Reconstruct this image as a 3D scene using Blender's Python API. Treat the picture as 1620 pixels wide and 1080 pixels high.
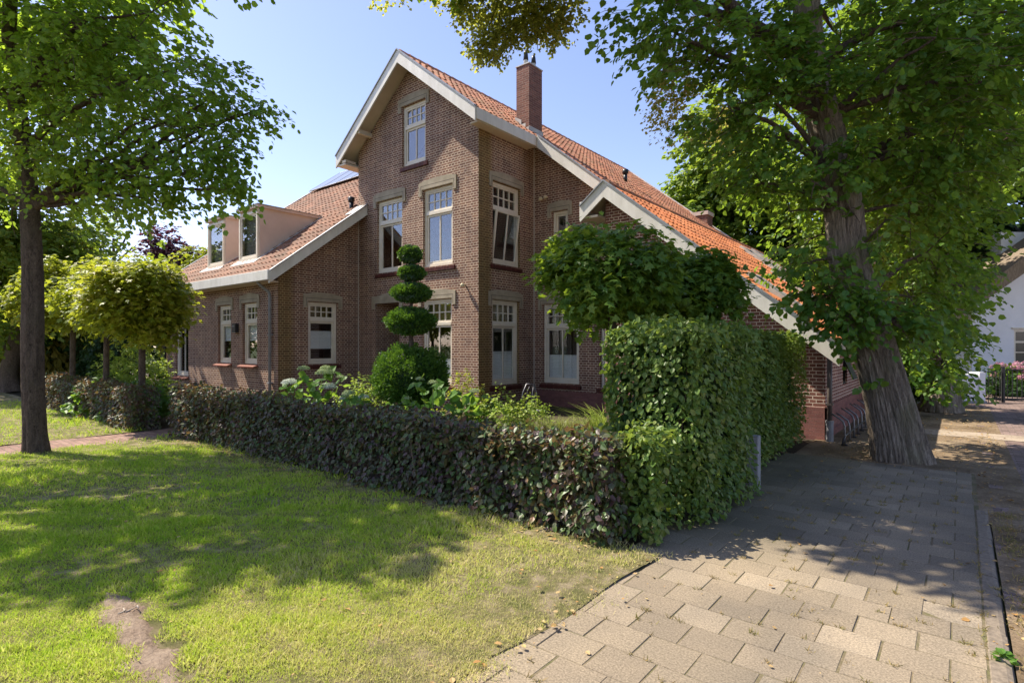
import bpy, math, random
import numpy as np
from mathutils import Vector, noise
R = math.radians
for o in list(bpy.data.objects): bpy.data.objects.remove(o)
scn = bpy.context.scene
col = scn.collection
# ------------------------------------------------------------------ camera, sky, sun
# world frame: x runs to the right along the front walls, y runs away from the street
YAW = 38.9
CAM = np.array([9.28, -10.18, 1.63]); FP = 880.0; HY = 546.0
RT = np.array([math.cos(R(YAW)), math.sin(R(YAW))]); FW = np.array([-math.sin(R(YAW)), math.cos(R(YAW))])
cd = bpy.data.cameras.new('camera'); cam = bpy.data.objects.new('camera', cd); col.objects.link(cam)
cam.location = CAM; cam.rotation_euler = (R(90), 0, R(YAW))
cd.sensor_width = 36; cd.lens = FP/1620*36; cd.shift_y = 6/1620; cd.clip_end = 3000; cd.clip_start = .05
scn.camera = cam
SUN = Vector((-1.68, -.52, 2.35)).normalized()
elev = math.asin(SUN.z); azim = math.atan2(SUN.x, SUN.y)
w = bpy.data.worlds.new('World'); scn.world = w; w.use_nodes = True
wn = w.node_tree.nodes; wl = w.node_tree.links
bg = wn['Background']; sky = wn.new('ShaderNodeTexSky'); sky.sky_type = 'NISHITA'; sky.sun_disc = False
sky.sun_elevation = elev; sky.sun_rotation = azim; sky.air_density = 1.0; sky.dust_density = .55; sky.ozone_density = 3.0; sky.altitude = 0
tint = wn.new('ShaderNodeMix'); tint.data_type = 'RGBA'; tint.blend_type = 'MULTIPLY'; tint.inputs[0].default_value = 1; tint.inputs[7].default_value = (1.16, .98, 1.02, 1)
wl.new(sky.outputs[0], tint.inputs[6]); wl.new(tint.outputs[2], bg.inputs[0]); bg.inputs[1].default_value = .128
sl = bpy.data.lights.new('sun', 'SUN'); sl.energy = 5.0; sl.angle = R(.55); sl.color = (1, .91, .77)
so = bpy.data.objects.new('sun', sl); col.objects.link(so); so.location = (-20, -5, 30)
so.rotation_euler = SUN.to_track_quat('Z', 'Y').to_euler()
scn.view_settings.view_transform = 'Standard'; scn.view_settings.look = 'None'
scn.view_settings.exposure = .98; scn.view_settings.gamma = 1
scn.render.engine = 'CYCLES'; scn.cycles.max_bounces = 7; scn.cycles.transparent_max_bounces = 12

def cw(X, D, z=0.0):
    p = CAM[:2] + X*RT + D*FW
    return np.array([p[0], p[1], z])
def px(x, y, D):      # a measured picture point at a known distance -> world position
    return cw((x-810)/FP*D, D, CAM[2]+(HY-y)/FP*D)
def pg(x, y):         # ground point
    return px(x, y, 1.63*FP/(y-HY))

# ------------------------------------------------------------------ materials
def newmat(name):
    m = bpy.data.materials.new(name); m.use_nodes = True
    return m, m.node_tree.nodes, m.node_tree.links, m.node_tree.nodes['Principled BSDF']
def N(ns, t, **k):
    n = ns.new(t)
    for a, v in k.items():
        if a.startswith('i_'): n.inputs[int(a[2:]) if a[2:].isdigit() else a[2:].replace('_', ' ')].default_value = v
        else: setattr(n, a, v)
    return n
def c4(c): return (c[0], c[1], c[2], 1)
def ramp(ns, cols):
    r = ns.new('ShaderNodeValToRGB'); e = r.color_ramp.elements
    while len(e) < len(cols): e.new(.5)
    for i, (p, c) in enumerate(cols): e[i].position = p; e[i].color = c4(c)
    return r
def coords(ns, ls, kind='Object', scale=None):
    t = ns.new('ShaderNodeTexCoord'); o = t.outputs[kind]
    if scale:
        mp = N(ns, 'ShaderNodeMapping'); mp.inputs['Scale'].default_value = scale; ls.new(o, mp.inputs[0]); o = mp.outputs[0]
    return o
def mix(ns, ls, a, b, fac, mode='MIX'):
    m = ns.new('ShaderNodeMix'); m.data_type = 'RGBA'; m.blend_type = mode
    for s, v in ((m.inputs[6], a), (m.inputs[7], b), (m.inputs[0], fac)):
        if hasattr(v, 'is_output') or isinstance(v, bpy.types.NodeSocket): ls.new(v, s)
        elif isinstance(v, (int, float)): s.default_value = v
        else: s.default_value = c4(v)
    return m.outputs[2]
def math_(ns, ls, op, a, b=None, clamp=False):
    m = ns.new('ShaderNodeMath'); m.operation = op; m.use_clamp = clamp
    for i, v in enumerate((a, b)):
        if v is None: continue
        if isinstance(v, bpy.types.NodeSocket): ls.new(v, m.inputs[i])
        else: m.inputs[i].default_value = v
    return m.outputs[0]
def bump(ns, ls, b, h, strength=.5, dist=.01):
    n = ns.new('ShaderNodeBump'); n.inputs['Strength'].default_value = strength; n.inputs['Distance'].default_value = dist
    ls.new(h, n.inputs['Height']); ls.new(n.outputs[0], b.inputs['Normal']); return n
def noisemat(name, c1, c2, scale=3, rough=.8, bs=0, bd=.01, bscale=None, stretch=None, c3=None, spec=.4, metal=0):
    m, ns, ls, b = newmat(name)
    co = coords(ns, ls, 'Object', stretch)
    n = N(ns, 'ShaderNodeTexNoise', i_Scale=scale, i_Detail=7.0, i_Roughness=.65); ls.new(co, n.inputs[0])
    r = ramp(ns, [(.32, c1), (.68, c2)] if not c3 else [(.3, c1), (.5, c2), (.7, c3)]); ls.new(n.outputs[0], r.inputs[0])
    ls.new(r.outputs[0], b.inputs['Base Color']); b.inputs['Roughness'].default_value = rough
    b.inputs['Specular IOR Level'].default_value = spec; b.inputs['Metallic'].default_value = metal
    if bs:
        n2 = N(ns, 'ShaderNodeTexNoise', i_Scale=bscale or scale*4, i_Detail=6.0); ls.new(co, n2.inputs[0]); bump(ns, ls, b, n2.outputs[0], bs, bd)
    return m
def brickmat(name, c1, c2, mort, bw=.22, rh=.0625, ms=.0072, squash=.5, quoin=None, offset=.5, rough=.85, mortvar=.5, zstain=False):
    m, ns, ls, b = newmat(name)
    uv = coords(ns, ls, 'UV')
    br = N(ns, 'ShaderNodeTexBrick', offset=offset, offset_frequency=2, squash=squash, squash_frequency=2)
    for k, v in (('Scale', 1), ('Mortar Size', ms), ('Mortar Smooth', .15), ('Bias', 0), ('Brick Width', bw), ('Row Height', rh)): br.inputs[k].default_value = v
    wob = N(ns, 'ShaderNodeTexNoise', i_Scale=9.0, i_Detail=3.0); ls.new(uv, wob.inputs[0])
    va = ns.new('ShaderNodeVectorMath'); va.operation = 'MULTIPLY_ADD'; ls.new(wob.outputs[1], va.inputs[0]); va.inputs[1].default_value = (.007, .007, 0); ls.new(uv, va.inputs[2])
    ls.new(va.outputs[0], br.inputs[0])
    br.inputs['Color1'].default_value = c4(c1); br.inputs['Color2'].default_value = c4(c2)
    n1 = N(ns, 'ShaderNodeTexNoise', i_Scale=1.3, i_Detail=6.0, i_Roughness=.7); ls.new(uv, n1.inputs[0])
    rm = ramp(ns, [(.3, tuple(x*(1-mortvar*.5) for x in mort)), (.7, tuple(min(1, x*(1+mortvar*.3)) for x in mort))]); ls.new(n1.outputs[0], rm.inputs[0])
    ls.new(rm.outputs[0], br.inputs['Mortar'])
    n3 = N(ns, 'ShaderNodeTexNoise', i_Scale=60.0, i_Detail=4.0); ls.new(uv, n3.inputs[0])
    v3 = ramp(ns, [(.3, (.72, .72, .72)), (.7, (1.25, 1.25, 1.25))]); ls.new(n3.outputs[0], v3.inputs[0])
    c = mix(ns, ls, br.outputs[0], v3.outputs[0], 1.0, 'MULTIPLY')
    v4 = ramp(ns, [(.3, (.8, .8, .84)), (.7, (1.15, 1.1, 1.05))]); ls.new(n1.outputs[0], v4.inputs[0])
    c = mix(ns, ls, c, v4.outputs[0], 1.0, 'MULTIPLY')
    if quoin:
        sp = ns.new('ShaderNodeSeparateXYZ'); ls.new(uv, sp.inputs[0])
        a = math_(ns, ls, 'SUBTRACT', sp.outputs[0], quoin[0]); a = math_(ns, ls, 'ABSOLUTE', a)
        a = math_(ns, ls, 'SUBTRACT', quoin[1], a); 
        nn = math_(ns, ls, 'MULTIPLY', n1.outputs[0], .25); a = math_(ns, ls, 'ADD', a, nn); a = math_(ns, ls, 'SUBTRACT', a, .12)
        a = math_(ns, ls, 'MULTIPLY', a, 6, True)
        a = math_(ns, ls, 'MULTIPLY', a, quoin[2])
        c = mix(ns, ls, c, mix(ns, ls, c, (.8, .72, .42), 1.0, 'MULTIPLY'), a)
        c = mix(ns, ls, c, (.17, .14, .07), math_(ns, ls, 'MULTIPLY', a, .35))
    ls.new(c, b.inputs['Base Color']); b.inputs['Roughness'].default_value = rough; b.inputs['Specular IOR Level'].default_value = .25
    h = math_(ns, ls, 'SUBTRACT', 1, br.outputs[1]); h = math_(ns, ls, 'ADD', h, math_(ns, ls, 'MULTIPLY', n3.outputs[0], .35))
    bump(ns, ls, b, h, .8, .006)
    return m
def leafmat(name, cols, trans, tf=.4, rough=.45, nscale=.8, spec=.35):
    """cols: ramp by leaf; each leaf is its own island"""
    m, ns, ls, b = newmat(name)
    g = ns.new('ShaderNodeNewGeometry')
    k = len(cols)-1
    r = ramp(ns, [(i/k*.96+.02, c) for i, c in enumerate(cols)]); 
    co = coords(ns, ls, 'Object'); n = N(ns, 'ShaderNodeTexNoise', i_Scale=nscale, i_Detail=2.0); ls.new(co, n.inputs[0])
    f = math_(ns, ls, 'MULTIPLY', g.outputs['Random Per Island'], .6)
    f2 = math_(ns, ls, 'MULTIPLY', math_(ns, ls, 'SUBTRACT', n.outputs[0], .25, True), .9)
    ls.new(math_(ns, ls, 'ADD', f, f2, True), r.inputs[0])
    ls.new(r.outputs[0], b.inputs['Base Color']); b.inputs['Roughness'].default_value = rough; b.inputs['Specular IOR Level'].default_value = spec
    t = ns.new('ShaderNodeBsdfTranslucent'); ls.new(mix(ns, ls, r.outputs[0], trans, .65), t.inputs[0])
    mx = ns.new('ShaderNodeMixShader'); mx.inputs[0].default_value = tf
    out = ns['Material Output']
    ls.new(b.outputs[0], mx.inputs[1]); ls.new(t.outputs[0], mx.inputs[2]); ls.new(mx.outputs[0], out.inputs[0])
    return m
def islandmat(name, cols, rough=.8, nscale=40, var=.3, bs=.3, bd=.003, moss=None):
    m, ns, ls, b = newmat(name)
    g = ns.new('ShaderNodeNewGeometry'); k = len(cols)-1
    r = ramp(ns, [(i/k, c) for i, c in enumerate(cols)]); ls.new(g.outputs['Random Per Island'], r.inputs[0])
    co = coords(ns, ls, 'Object'); n = N(ns, 'ShaderNodeTexNoise', i_Scale=nscale, i_Detail=6.0, i_Roughness=.75); ls.new(co, n.inputs[0])
    v = ramp(ns, [(.35, (1-var,)*3), (.65, (1+var,)*3)]); ls.new(n.outputs[0], v.inputs[0])
    c = mix(ns, ls, r.outputs[0], v.outputs[0], 1.0, 'MULTIPLY')
    n2 = N(ns, 'ShaderNodeTexNoise', i_Scale=1.1, i_Detail=5.0); ls.new(co, n2.inputs[0])
    v2 = ramp(ns, [(.35, (.75, .76, .78)), (.65, (1.12, 1.1, 1.06))]); ls.new(n2.outputs[0], v2.inputs[0])
    c = mix(ns, ls, c, v2.outputs[0], 1.0, 'MULTIPLY')
    if moss: c = moss(ns, ls, c, co, n2)
    ls.new(c, b.inputs['Base Color']); b.inputs['Roughness'].default_value = rough; b.inputs['Specular IOR Level'].default_value = .3
    if bs: bump(ns, ls, b, n.outputs[0], bs, bd)
    return m
M = {}
BR1, BR2, MORT = (.135, .062, .046), (.25, .13, .088), (.64, .53, .40)
M['brick'] = brickmat('brick', BR1, BR2, MORT)
M['brick_side'] = brickmat('brick_side', BR1, BR2, MORT, quoin=(0.0, .55, 1.0))
M['brick_wing'] = brickmat('brick_wing', BR1, BR2, MORT, quoin=(-2.55, .5, .9))
M['brick_low'] = brickmat('brick_low', (.17, .07, .052), (.26, .115, .088), (.68, .56, .46), quoin=None)
M['plinth'] = brickmat('plinth_brick', (.20, .085, .075), (.28, .125, .105), (.24, .13, .11), ms=.004)
M['chim'] = brickmat('chimney_brick', (.16, .065, .05), (.26, .12, .085), (.30, .22, .17), squash=1)
M['sill'] = brickmat('sill_brick', (.10, .025, .02), (.16, .045, .035), (.05, .025, .02), bw=.055, rh=.3, squash=1, offset=0, rough=.5)
M['silltile'] = noisemat('sill_tile', (.22, .075, .05), (.30, .11, .07), 8, .6)
M['white'] = noisemat('cream_paint', (.66, .58, .46), (.76, .69, .57), 2.5, .45, bs=.05, bd=.003)
M['board'] = noisemat('bargeboard_paint', (.60, .57, .51), (.78, .75, .69), 3.5, .5, bs=.12, bd=.004, stretch=(1, 1, .35))
M['soffit'] = noisemat('soffit_paint', (.60, .50, .38), (.70, .60, .46), 2, .6)
M['stucco'] = noisemat('lintel_stucco', (.27, .225, .16), (.42, .36, .265), 3, .9, bs=.3, bd=.004, bscale=40)
M['stuccoline'] = noisemat('lintel_groove', (.10, .08, .06), (.15, .12, .09), 3, .9)
M['cheek'] = noisemat('dormer_cheek', (.56, .44, .36), (.66, .53, .44), 1.5, .6, bs=.1, bd=.004)
M['zinc'] = noisemat('zinc', (.20, .21, .22), (.32, .33, .34), 4, .45, metal=.3)
M['lead'] = noisemat('lead_flashing', (.38, .37, .35), (.58, .56, .52), 5, .6)
M['dark'] = noisemat('dark_metal', (.015, .015, .017), (.03, .03, .033), 6, .4)
M['steel'] = noisemat('rack_steel', (.16, .16, .17), (.26, .26, .27), 12, .45, metal=.6)
M['pipe'] = noisemat('drainpipe', (.07, .055, .05), (.11, .09, .08), 4, .45)
M['pipegrey'] = noisemat('grey_sleeve', (.20, .20, .21), (.30, .30, .31), 6, .6)
M['joint'] = noisemat('pale_joint', (.45, .40, .34), (.58, .52, .45), 5, .8)
M['blind'] = noisemat('blind_fabric', (.80, .81, .82), (.86, .87, .88), 2, .8)
M['room'] = noisemat('interior', (.16, .15, .14), (.22, .20, .18), 2, .9)
M['solar'] = noisemat('solar_cell', (.012, .016, .03), (.02, .026, .045), 3, .12, spec=.6)
M['panel'] = noisemat('panel_glass', (.16, .19, .24), (.24, .27, .33), 3, .22, metal=.6)  # sky reflection partly put into the pale grey-blue base colour
M['lampglow'] = noisemat('cream_lamp', (.6, .5, .32), (.7, .6, .4), 5, .4)
M['stone'] = noisemat('pale_post', (.20, .20, .20), (.31, .31, .30), 12, .8, bs=.2, bd=.003)
M['whitewall'] = noisemat('whitewashed_wall', (.72, .72, .74), (.82, .82, .83), 1.2, .85, bs=.2, bd=.005)
M['fence'] = noisemat('fence_wood', (.16, .13, .07), (.26, .21, .12), 2, .8, bs=.3, bd=.004, stretch=(8, 8, .6))
M['thatch'] = noisemat('thatch', (.16, .12, .085), (.34, .27, .20), 9, .95, bs=.8, bd=.04, stretch=(3, 3, .6))
M['kerb'] = noisemat('kerb_concrete', (.13, .105, .078), (.26, .21, .155), 30, .85, bs=.5, bd=.004, bscale=90)
def glassmat():
    m, ns, ls, b = newmat('window_glass'); ns.remove(b)
    g = N(ns, 'ShaderNodeBsdfGlossy'); g.inputs['Roughness'].default_value = .01; g.inputs[0].default_value = (.92, .95, 1, 1)
    t = N(ns, 'ShaderNodeBsdfTransparent'); t.inputs[0].default_value = (.95, .96, .95, 1)
    f = N(ns, 'ShaderNodeLayerWeight'); f.inputs[0].default_value = .5
    co = coords(ns, ls, 'Object'); nz = N(ns, 'ShaderNodeTexNoise', i_Scale=1.4, i_Detail=1.0); ls.new(co, nz.inputs[0])
    bp = N(ns, 'ShaderNodeBump'); bp.inputs['Strength'].default_value = .004; bp.inputs['Distance'].default_value = .02; ls.new(nz.outputs[0], bp.inputs['Height'])
    ls.new(bp.outputs[0], g.inputs['Normal'])
    k = math_(ns, ls, 'ADD', math_(ns, ls, 'MULTIPLY', math_(ns, ls, 'POWER', f.outputs[1], 4.0), .8), .11, True)
    mx = ns.new('ShaderNodeMixShader'); ls.new(k, mx.inputs[0]); ls.new(t.outputs[0], mx.inputs[1]); ls.new(g.outputs[0], mx.inputs[2])
    ls.new(mx.outputs[0], ns['Material Output'].inputs[0]); return m
M['glass'] = glassmat()
def tilemat(name, cols, mossc, mossamt):
    def ms(ns, ls, c, co, n2):
        n = N(ns, 'ShaderNodeTexNoise', i_Scale=3.0, i_Detail=8.0, i_Roughness=.75); ls.new(co, n.inputs[0])
        f = ramp(ns, [(.62-mossamt*.35, (0, 0, 0)), (.78-mossamt*.3, (1, 1, 1))]); ls.new(n.outputs[0], f.inputs[0])
        return mix(ns, ls, c, mossc, math_(ns, ls, 'MULTIPLY', f.outputs[0], .75))
    return islandmat(name, cols, .75, 25, .25, .25, .004, ms)
M['tile_old'] = tilemat('old_pantile', [(.36, .145, .08), (.50, .21, .11), (.42, .18, .11), (.57, .26, .14)], (.25, .19, .10), .40)
M['tile_wing'] = tilemat('wing_pantile', [(.22, .105, .062), (.31, .15, .09), (.25, .125, .08), (.38, .19, .115)], (.15, .12, .08), .40)
M['tile_new'] = tilemat('orange_pantile', [(.58, .20, .085), (.70, .26, .105), (.63, .22, .09), (.76, .31, .13)], (.34, .17, .09), .15)
# foliage
M['lime'] = leafmat('lime_leaf', [(.034, .10, .018), (.058, .15, .024), (.095, .19, .03), (.17, .24, .04)], (.40, .58, .04), .45)
M['lime_l'] = leafmat('lime_leaf_left', [(.05, .13, .026), (.08, .18, .034), (.12, .24, .042), (.20, .28, .05)], (.56, .74, .05), .56)
M['limeback'] = leafmat('lime_leaf_far', [(.05, .11, .018), (.09, .17, .028), (.14, .21, .035), (.22, .24, .045)], (.38, .5, .04), .5)
M['limefringe'] = leafmat('lime_leaf_backlit', [(.09, .16, .025), (.17, .22, .04), (.27, .28, .06), (.38, .34, .10)], (.65, .65, .09), .55)  # yellower lime leaf for the hanging fringe, backlight put into its colour
M['yellowleaf'] = leafmat('seed_bracts', [(.30, .30, .06), (.44, .40, .11), (.54, .46, .16)], (.7, .62, .14), .5)
M['mapleball'] = leafmat('maple_leaf', [(.035, .095, .018), (.06, .14, .025), (.11, .20, .03), (.24, .28, .035)], (.42, .56, .035), .45)
M['mapleyellow'] = leafmat('maple_leaf_young', [(.08, .15, .015), (.15, .22, .02), (.23, .26, .025), (.32, .26, .05)], (.55, .6, .04), .48)
M['beech'] = leafmat('copper_beech_leaf', [(.05, .13, .03), (.065, .036, .046), (.055, .125, .03), (.10, .055, .062), (.085, .17, .036), (.27, .13, .09)], (.38, .2, .07), .25, .42, 2.2, .4)
M['hornbeam'] = leafmat('hornbeam_leaf', [(.05, .115, .024), (.09, .165, .032), (.15, .22, .045), (.26, .27, .075)], (.36, .48, .05), .34, .42, 2)
M['yew'] = leafmat('yew_leaf', [(.022, .065, .014), (.045, .115, .018), (.09, .18, .024), (.17, .25, .03)], (.18, .34, .02), .3, .5, 3)
M['shrub'] = leafmat('shrub_leaf', [(.12, .21, .03), (.21, .32, .045), (.32, .40, .07), (.46, .46, .11)], (.5, .65, .06), .42, .5, 3)
M['hydleaf'] = leafmat('hydrangea_leaf', [(.05, .14, .025), (.09, .21, .035), (.15, .27, .045)], (.38, .56, .05), .45, .45, 2)
M['hydwhite'] = leafmat('hydrangea_petal', [(.42, .50, .34), (.62, .66, .55), (.70, .72, .66)], (.6, .65, .5), .25, .7, 6)
M['hydgreen'] = leafmat('hydrangea_bud', [(.22, .30, .12), (.34, .42, .20), (.42, .46, .26)], (.4, .5, .2), .25, .7, 6)
M['hydpink'] = leafmat('pink_petal', [(.55, .20, .32), (.65, .32, .42), (.7, .5, .5)], (.7, .3, .4), .25, .7, 6)
M['grassy'] = leafmat('ornamental_grass', [(.10, .14, .03), (.22, .25, .06), (.34, .33, .12)], (.4, .45, .08), .4, .5, 3)
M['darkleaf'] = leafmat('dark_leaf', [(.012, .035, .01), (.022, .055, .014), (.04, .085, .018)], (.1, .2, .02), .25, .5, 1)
M['purple'] = leafmat('purple_plum_leaf', [(.03, .015, .022), (.06, .025, .035), (.09, .035, .045)], (.22, .05, .08), .35, .5, 1)
M['conifer'] = leafmat('golden_cypress', [(.10, .10, .015), (.17, .15, .02), (.22, .19, .03)], (.3, .28, .03), .3, .6, 2)
M['deadleaf'] = leafmat('fallen_leaf', [(.24, .11, .035), (.40, .22, .07), (.46, .34, .16), (.36, .32, .09)], (.3, .2, .06), .2, .7, 3)
def barkmat(name, c1, c2, green, sc=12, zs=.15):
    m, ns, ls, b = newmat(name)
    co = coords(ns, ls, 'Object', (1, 1, zs))
    n = N(ns, 'ShaderNodeTexNoise', i_Scale=sc, i_Detail=9.0, i_Roughness=.72, i_Distortion=.6); ls.new(co, n.inputs[0])
    vo = N(ns, 'ShaderNodeTexNoise', i_Scale=sc*3.2, i_Detail=8.0, i_Roughness=.8, i_Distortion=1.2); ls.new(co, vo.inputs[0])
    r = ramp(ns, [(.3, c1), (.7, c2)]); ls.new(n.outputs[0], r.inputs[0])
    rv = ramp(ns, [(.38, (.22, .21, .20)), (.52, (1.2, 1.2, 1.2))]); ls.new(vo.outputs[0], rv.inputs[0])
    c = mix(ns, ls, r.outputs[0], rv.outputs[0], .75, 'MULTIPLY')
    co2 = coords(ns, ls, 'Object'); n2 = N(ns, 'ShaderNodeTexNoise', i_Scale=2.2, i_Detail=6.0); ls.new(co2, n2.inputs[0])
    f = ramp(ns, [(.5, (0, 0, 0)), (.68, (1, 1, 1))]); ls.new(n2.outputs[0], f.inputs[0])
    c = mix(ns, ls, c, green, math_(ns, ls, 'MULTIPLY', f.outputs[0], .45))
    ls.new(c, b.inputs['Base Color']); b.inputs['Roughness'].default_value = .95; b.inputs['Specular IOR Level'].default_value = .2
    h = math_(ns, ls, 'ADD', math_(ns, ls, 'MULTIPLY', vo.outputs[0], 1.2, True), math_(ns, ls, 'MULTIPLY', n.outputs[0], .9)); bump(ns, ls, b, h, 1.0, .05)
    return m
M['bark'] = barkmat('lime_bark', (.15, .115, .085), (.50, .42, .33), (.26, .26, .14))
M['bark2'] = barkmat('young_bark', (.075, .055, .042), (.22, .165, .125), (.14, .12, .085), 14, .5)
M['twig'] = noisemat('twig', (.09, .065, .045), (.19, .14, .10), 9, .9)
M['deadtwig'] = noisemat('dry_twig', (.28, .23, .18), (.42, .36, .29), 12, .9)
M['stem'] = noisemat('green_stem', (.08, .12, .03), (.13, .17, .05), 9, .7)

# ------------------------------------------------------------------ mesh helpers
class MB:
    def __init__(s): s.v = []; s.f = []
    def add(s, vs, fs):
        k = len(s.v); s.v += [tuple(map(float, p)) for p in vs]; s.f += [tuple(i+k for i in f) for f in fs]; return s
    def box(s, x0, x1, y0, y1, z0, z1):
        return s.add([(x0,y0,z0),(x1,y0,z0),(x1,y1,z0),(x0,y1,z0),(x0,y0,z1),(x1,y0,z1),(x1,y1,z1),(x0,y1,z1)],
                     [(0,3,2,1),(4,5,6,7),(0,1,5,4),(1,2,6,5),(2,3,7,6),(3,0,4,7)])
    def prism(s, pts, d):        # pts: closed 3D polygon, extruded by vector d
        n = len(pts); a = [np.array(p, float) for p in pts]; b = [p+np.array(d) for p in a]
        return s.add(a+b, [tuple(range(n))[::-1], tuple(range(n, 2*n))]+[(i, (i+1) % n, n+(i+1) % n, n+i) for i in range(n)])
    def tube(s, pts, rad, seg=8, cap=True):
        v, f = tube_np(pts, rad, seg, cap); return s.add(v, f)
    def build(s, name, mat, parent=None, smooth=False, bevel=0, uv=True):
        me = bpy.data.meshes.new(name); me.from_pydata(s.v, [], s.f); me.update()
        o = bpy.data.objects.new(name, me); col.objects.link(o)
        if mat: me.materials.append(mat)
        if uv: boxuv(me)
        if smooth: me.polygons.foreach_set('use_smooth', [True]*len(me.polygons))
        if parent: o.parent = parent
        if bevel:
            m = o.modifiers.new('bevel', 'BEVEL'); m.width = bevel; m.segments = 2; m.limit_method = 'ANGLE'
        return o
def boxuv(me):
    l = me.uv_layers.new(name='UVMap'); nl = len(me.loops)
    if nl == 0: return
    vi = np.zeros(nl, int); me.loops.foreach_get('vertex_index', vi)
    co = np.zeros(len(me.vertices)*3); me.vertices.foreach_get('co', co); co = co.reshape(-1, 3)
    npol = len(me.polygons); nr = np.zeros(npol*3); me.polygons.foreach_get('normal', nr); nr = np.abs(nr.reshape(-1, 3))
    lt = np.zeros(npol, int); me.polygons.foreach_get('loop_total', lt)
    pn = np.repeat(nr, lt, axis=0); p = co[vi]
    uv = np.stack([p[:, 0], p[:, 2]], 1)
    a = (pn[:, 0] > pn[:, 1]); uv[a] = np.stack([p[a, 1], p[a, 2]], 1)
    b = (pn[:, 2] > .8); uv[b] = p[b][:, :2]
    l.data.foreach_set('uv', uv.ravel())
def tube_np(pts, rad, seg=8, cap=True):
    P = np.array(pts, float); n = len(P)
    r = np.full(n, rad, float) if np.isscalar(rad) else np.array(rad, float)
    T = np.gradient(P, axis=0); T /= np.linalg.norm(T, axis=1)[:, None]+1e-9
    ref = np.array([0, 0, 1.]) if abs(T[:, 2]).mean() < .8 else np.array([1., 0, 0])
    U = np.cross(T, ref); U /= np.linalg.norm(U, axis=1)[:, None]+1e-9; W = np.cross(T, U)
    th = np.arange(seg)/seg*2*math.pi
    V = P[:, None]+r[:, None, None]*(np.cos(th)[None, :, None]*U[:, None]+np.sin(th)[None, :, None]*W[:, None])
    V = V.reshape(-1, 3); F = []
    for i in range(n-1):
        for j in range(seg):
            a = i*seg+j; b = i*seg+(j+1) % seg; F.append((a, b, b+seg, a+seg))
    if cap: F.append(tuple(range(seg))[::-1]); F.append(tuple(range((n-1)*seg, n*seg)))
    return list(V), F
def npmesh(name, V, quads, mat, parent=None, smooth=False, k=4):
    V = np.asarray(V, np.float32); Q = np.asarray(quads, np.int32)
    me = bpy.data.meshes.new(name); me.vertices.add(len(V)); me.vertices.foreach_set('co', V.ravel())
    me.loops.add(Q.size); me.loops.foreach_set('vertex_index', Q.ravel())
    me.polygons.add(len(Q)); me.polygons.foreach_set('loop_start', np.arange(len(Q), dtype=np.int32)*k)
    me.polygons.foreach_set('loop_total', np.full(len(Q), k, np.int32))
    me.polygons.foreach_set('use_smooth', np.full(len(Q), bool(smooth)))
    me.update(calc_edges=True); me.materials.append(mat)
    o = bpy.data.objects.new(name, me); col.objects.link(o)
    if parent: o.parent = parent
    return o
def tag(o, label=None, cat=None, group=None, kind=None):
    for k, v in (('label', label), ('category', cat), ('group', group), ('kind', kind)):
        if v: o[k] = v
    return o
def empty(name, loc, label, cat, group=None):
    o = bpy.data.objects.new(name, None); o.empty_display_size = .2; col.objects.link(o); o.location = [float(a) for a in loc]
    return tag(o, label, cat, group)
def keep(o, root):   # parent o to root, mesh built in world coordinates
    o.parent = root; o.matrix_parent_inverse = __import__('mathutils').Matrix.Translation(-root.location)
    return o
# leaf templates: (x along tip, y side, z normal)
LEAF = (np.array([(0,0,0),(.32,.36,.07),(.72,.27,.05),(1,0,-.06),(.72,-.27,.05),(.32,-.36,.07)]), np.array([(0,1,2,3),(0,3,4,5)]), 4)
HEART = (np.array([(0,0,0),(.12,.36,.05),(.55,.42,.06),(1,0,-.10),(.55,-.42,.06),(.12,-.36,.05)]), np.array([(0,1,2,3),(0,3,4,5)]), 4)
MAPLE = (np.array([(0,0,0),(.05,.42,.0),(.38,.22,.03),(.55,.55,-.05),(.62,.18,.02),(1,0,-.08),(.62,-.18,.02),(.55,-.55,-.05),(.38,-.22,.03),(.05,-.42,0)]), np.array([(0,1,2,0+0)]), 4)
MAPLE = (MAPLE[0], np.array([(0,1,2,4),(2,3,4,4),(0,4,5,6),(6,7,8,8),(0,6,8,9)]), 4)
MAPLE = (MAPLE[0], np.array([(0,1,2),(0,2,4),(2,3,4),(0,4,5),(0,5,6),(6,7,8),(0,6,8),(0,8,9)]), 3)
DIAM = (np.array([(0,0,0),(.45,.3,.05),(1,0,0),(.45,-.3,.05)]), np.array([(0,1,2,3)]), 4)
BLADE = (np.array([(0,.06,0),(.6,.045,.10),(1,0,.35),(.6,-.045,.10),(0,-.06,0)]), np.array([(0,1,3,4),(1,2,3,3)]), 4)
BLADE = (np.array([(0,.07,0),(.55,.05,0),(1,0,.18),(.55,-.05,0),(0,-.07,0)])[[0,1,3,4,2]], np.array([(0,1,2),(0,2,3),(1,4,2)]), 3)
def unit(a): return a/(np.linalg.norm(a, axis=-1, keepdims=True)+1e-9)
def leaves(name, P, tip, nor, size, tmpl, mat, parent=None):
    tv, tf, k = tmpl; n = len(P)
    T = unit(tip); S = unit(np.cross(nor, T)); Nn = np.cross(T, S)
    size = np.broadcast_to(np.asarray(size, float), (n,))
    V = P[:, None]+size[:, None, None]*(tv[None, :, 0, None]*T[:, None]+tv[None, :, 1, None]*S[:, None]+tv[None, :, 2, None]*Nn[:, None])
    F = tf[None]+(np.arange(n)*len(tv))[:, None, None]
    return npmesh(name, V.reshape(-1, 3), F.reshape(-1, k), mat, parent, False, k)
def clump(P, seed, freq=1.6):
    r = np.random.RandomState(seed); s = np.zeros(len(P))
    for i in range(6):
        k = r.normal(size=3)*freq*(1+.4*i); s += np.sin(P@k+r.rand()*6.28)/(1+.25*i)
    return s
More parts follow.
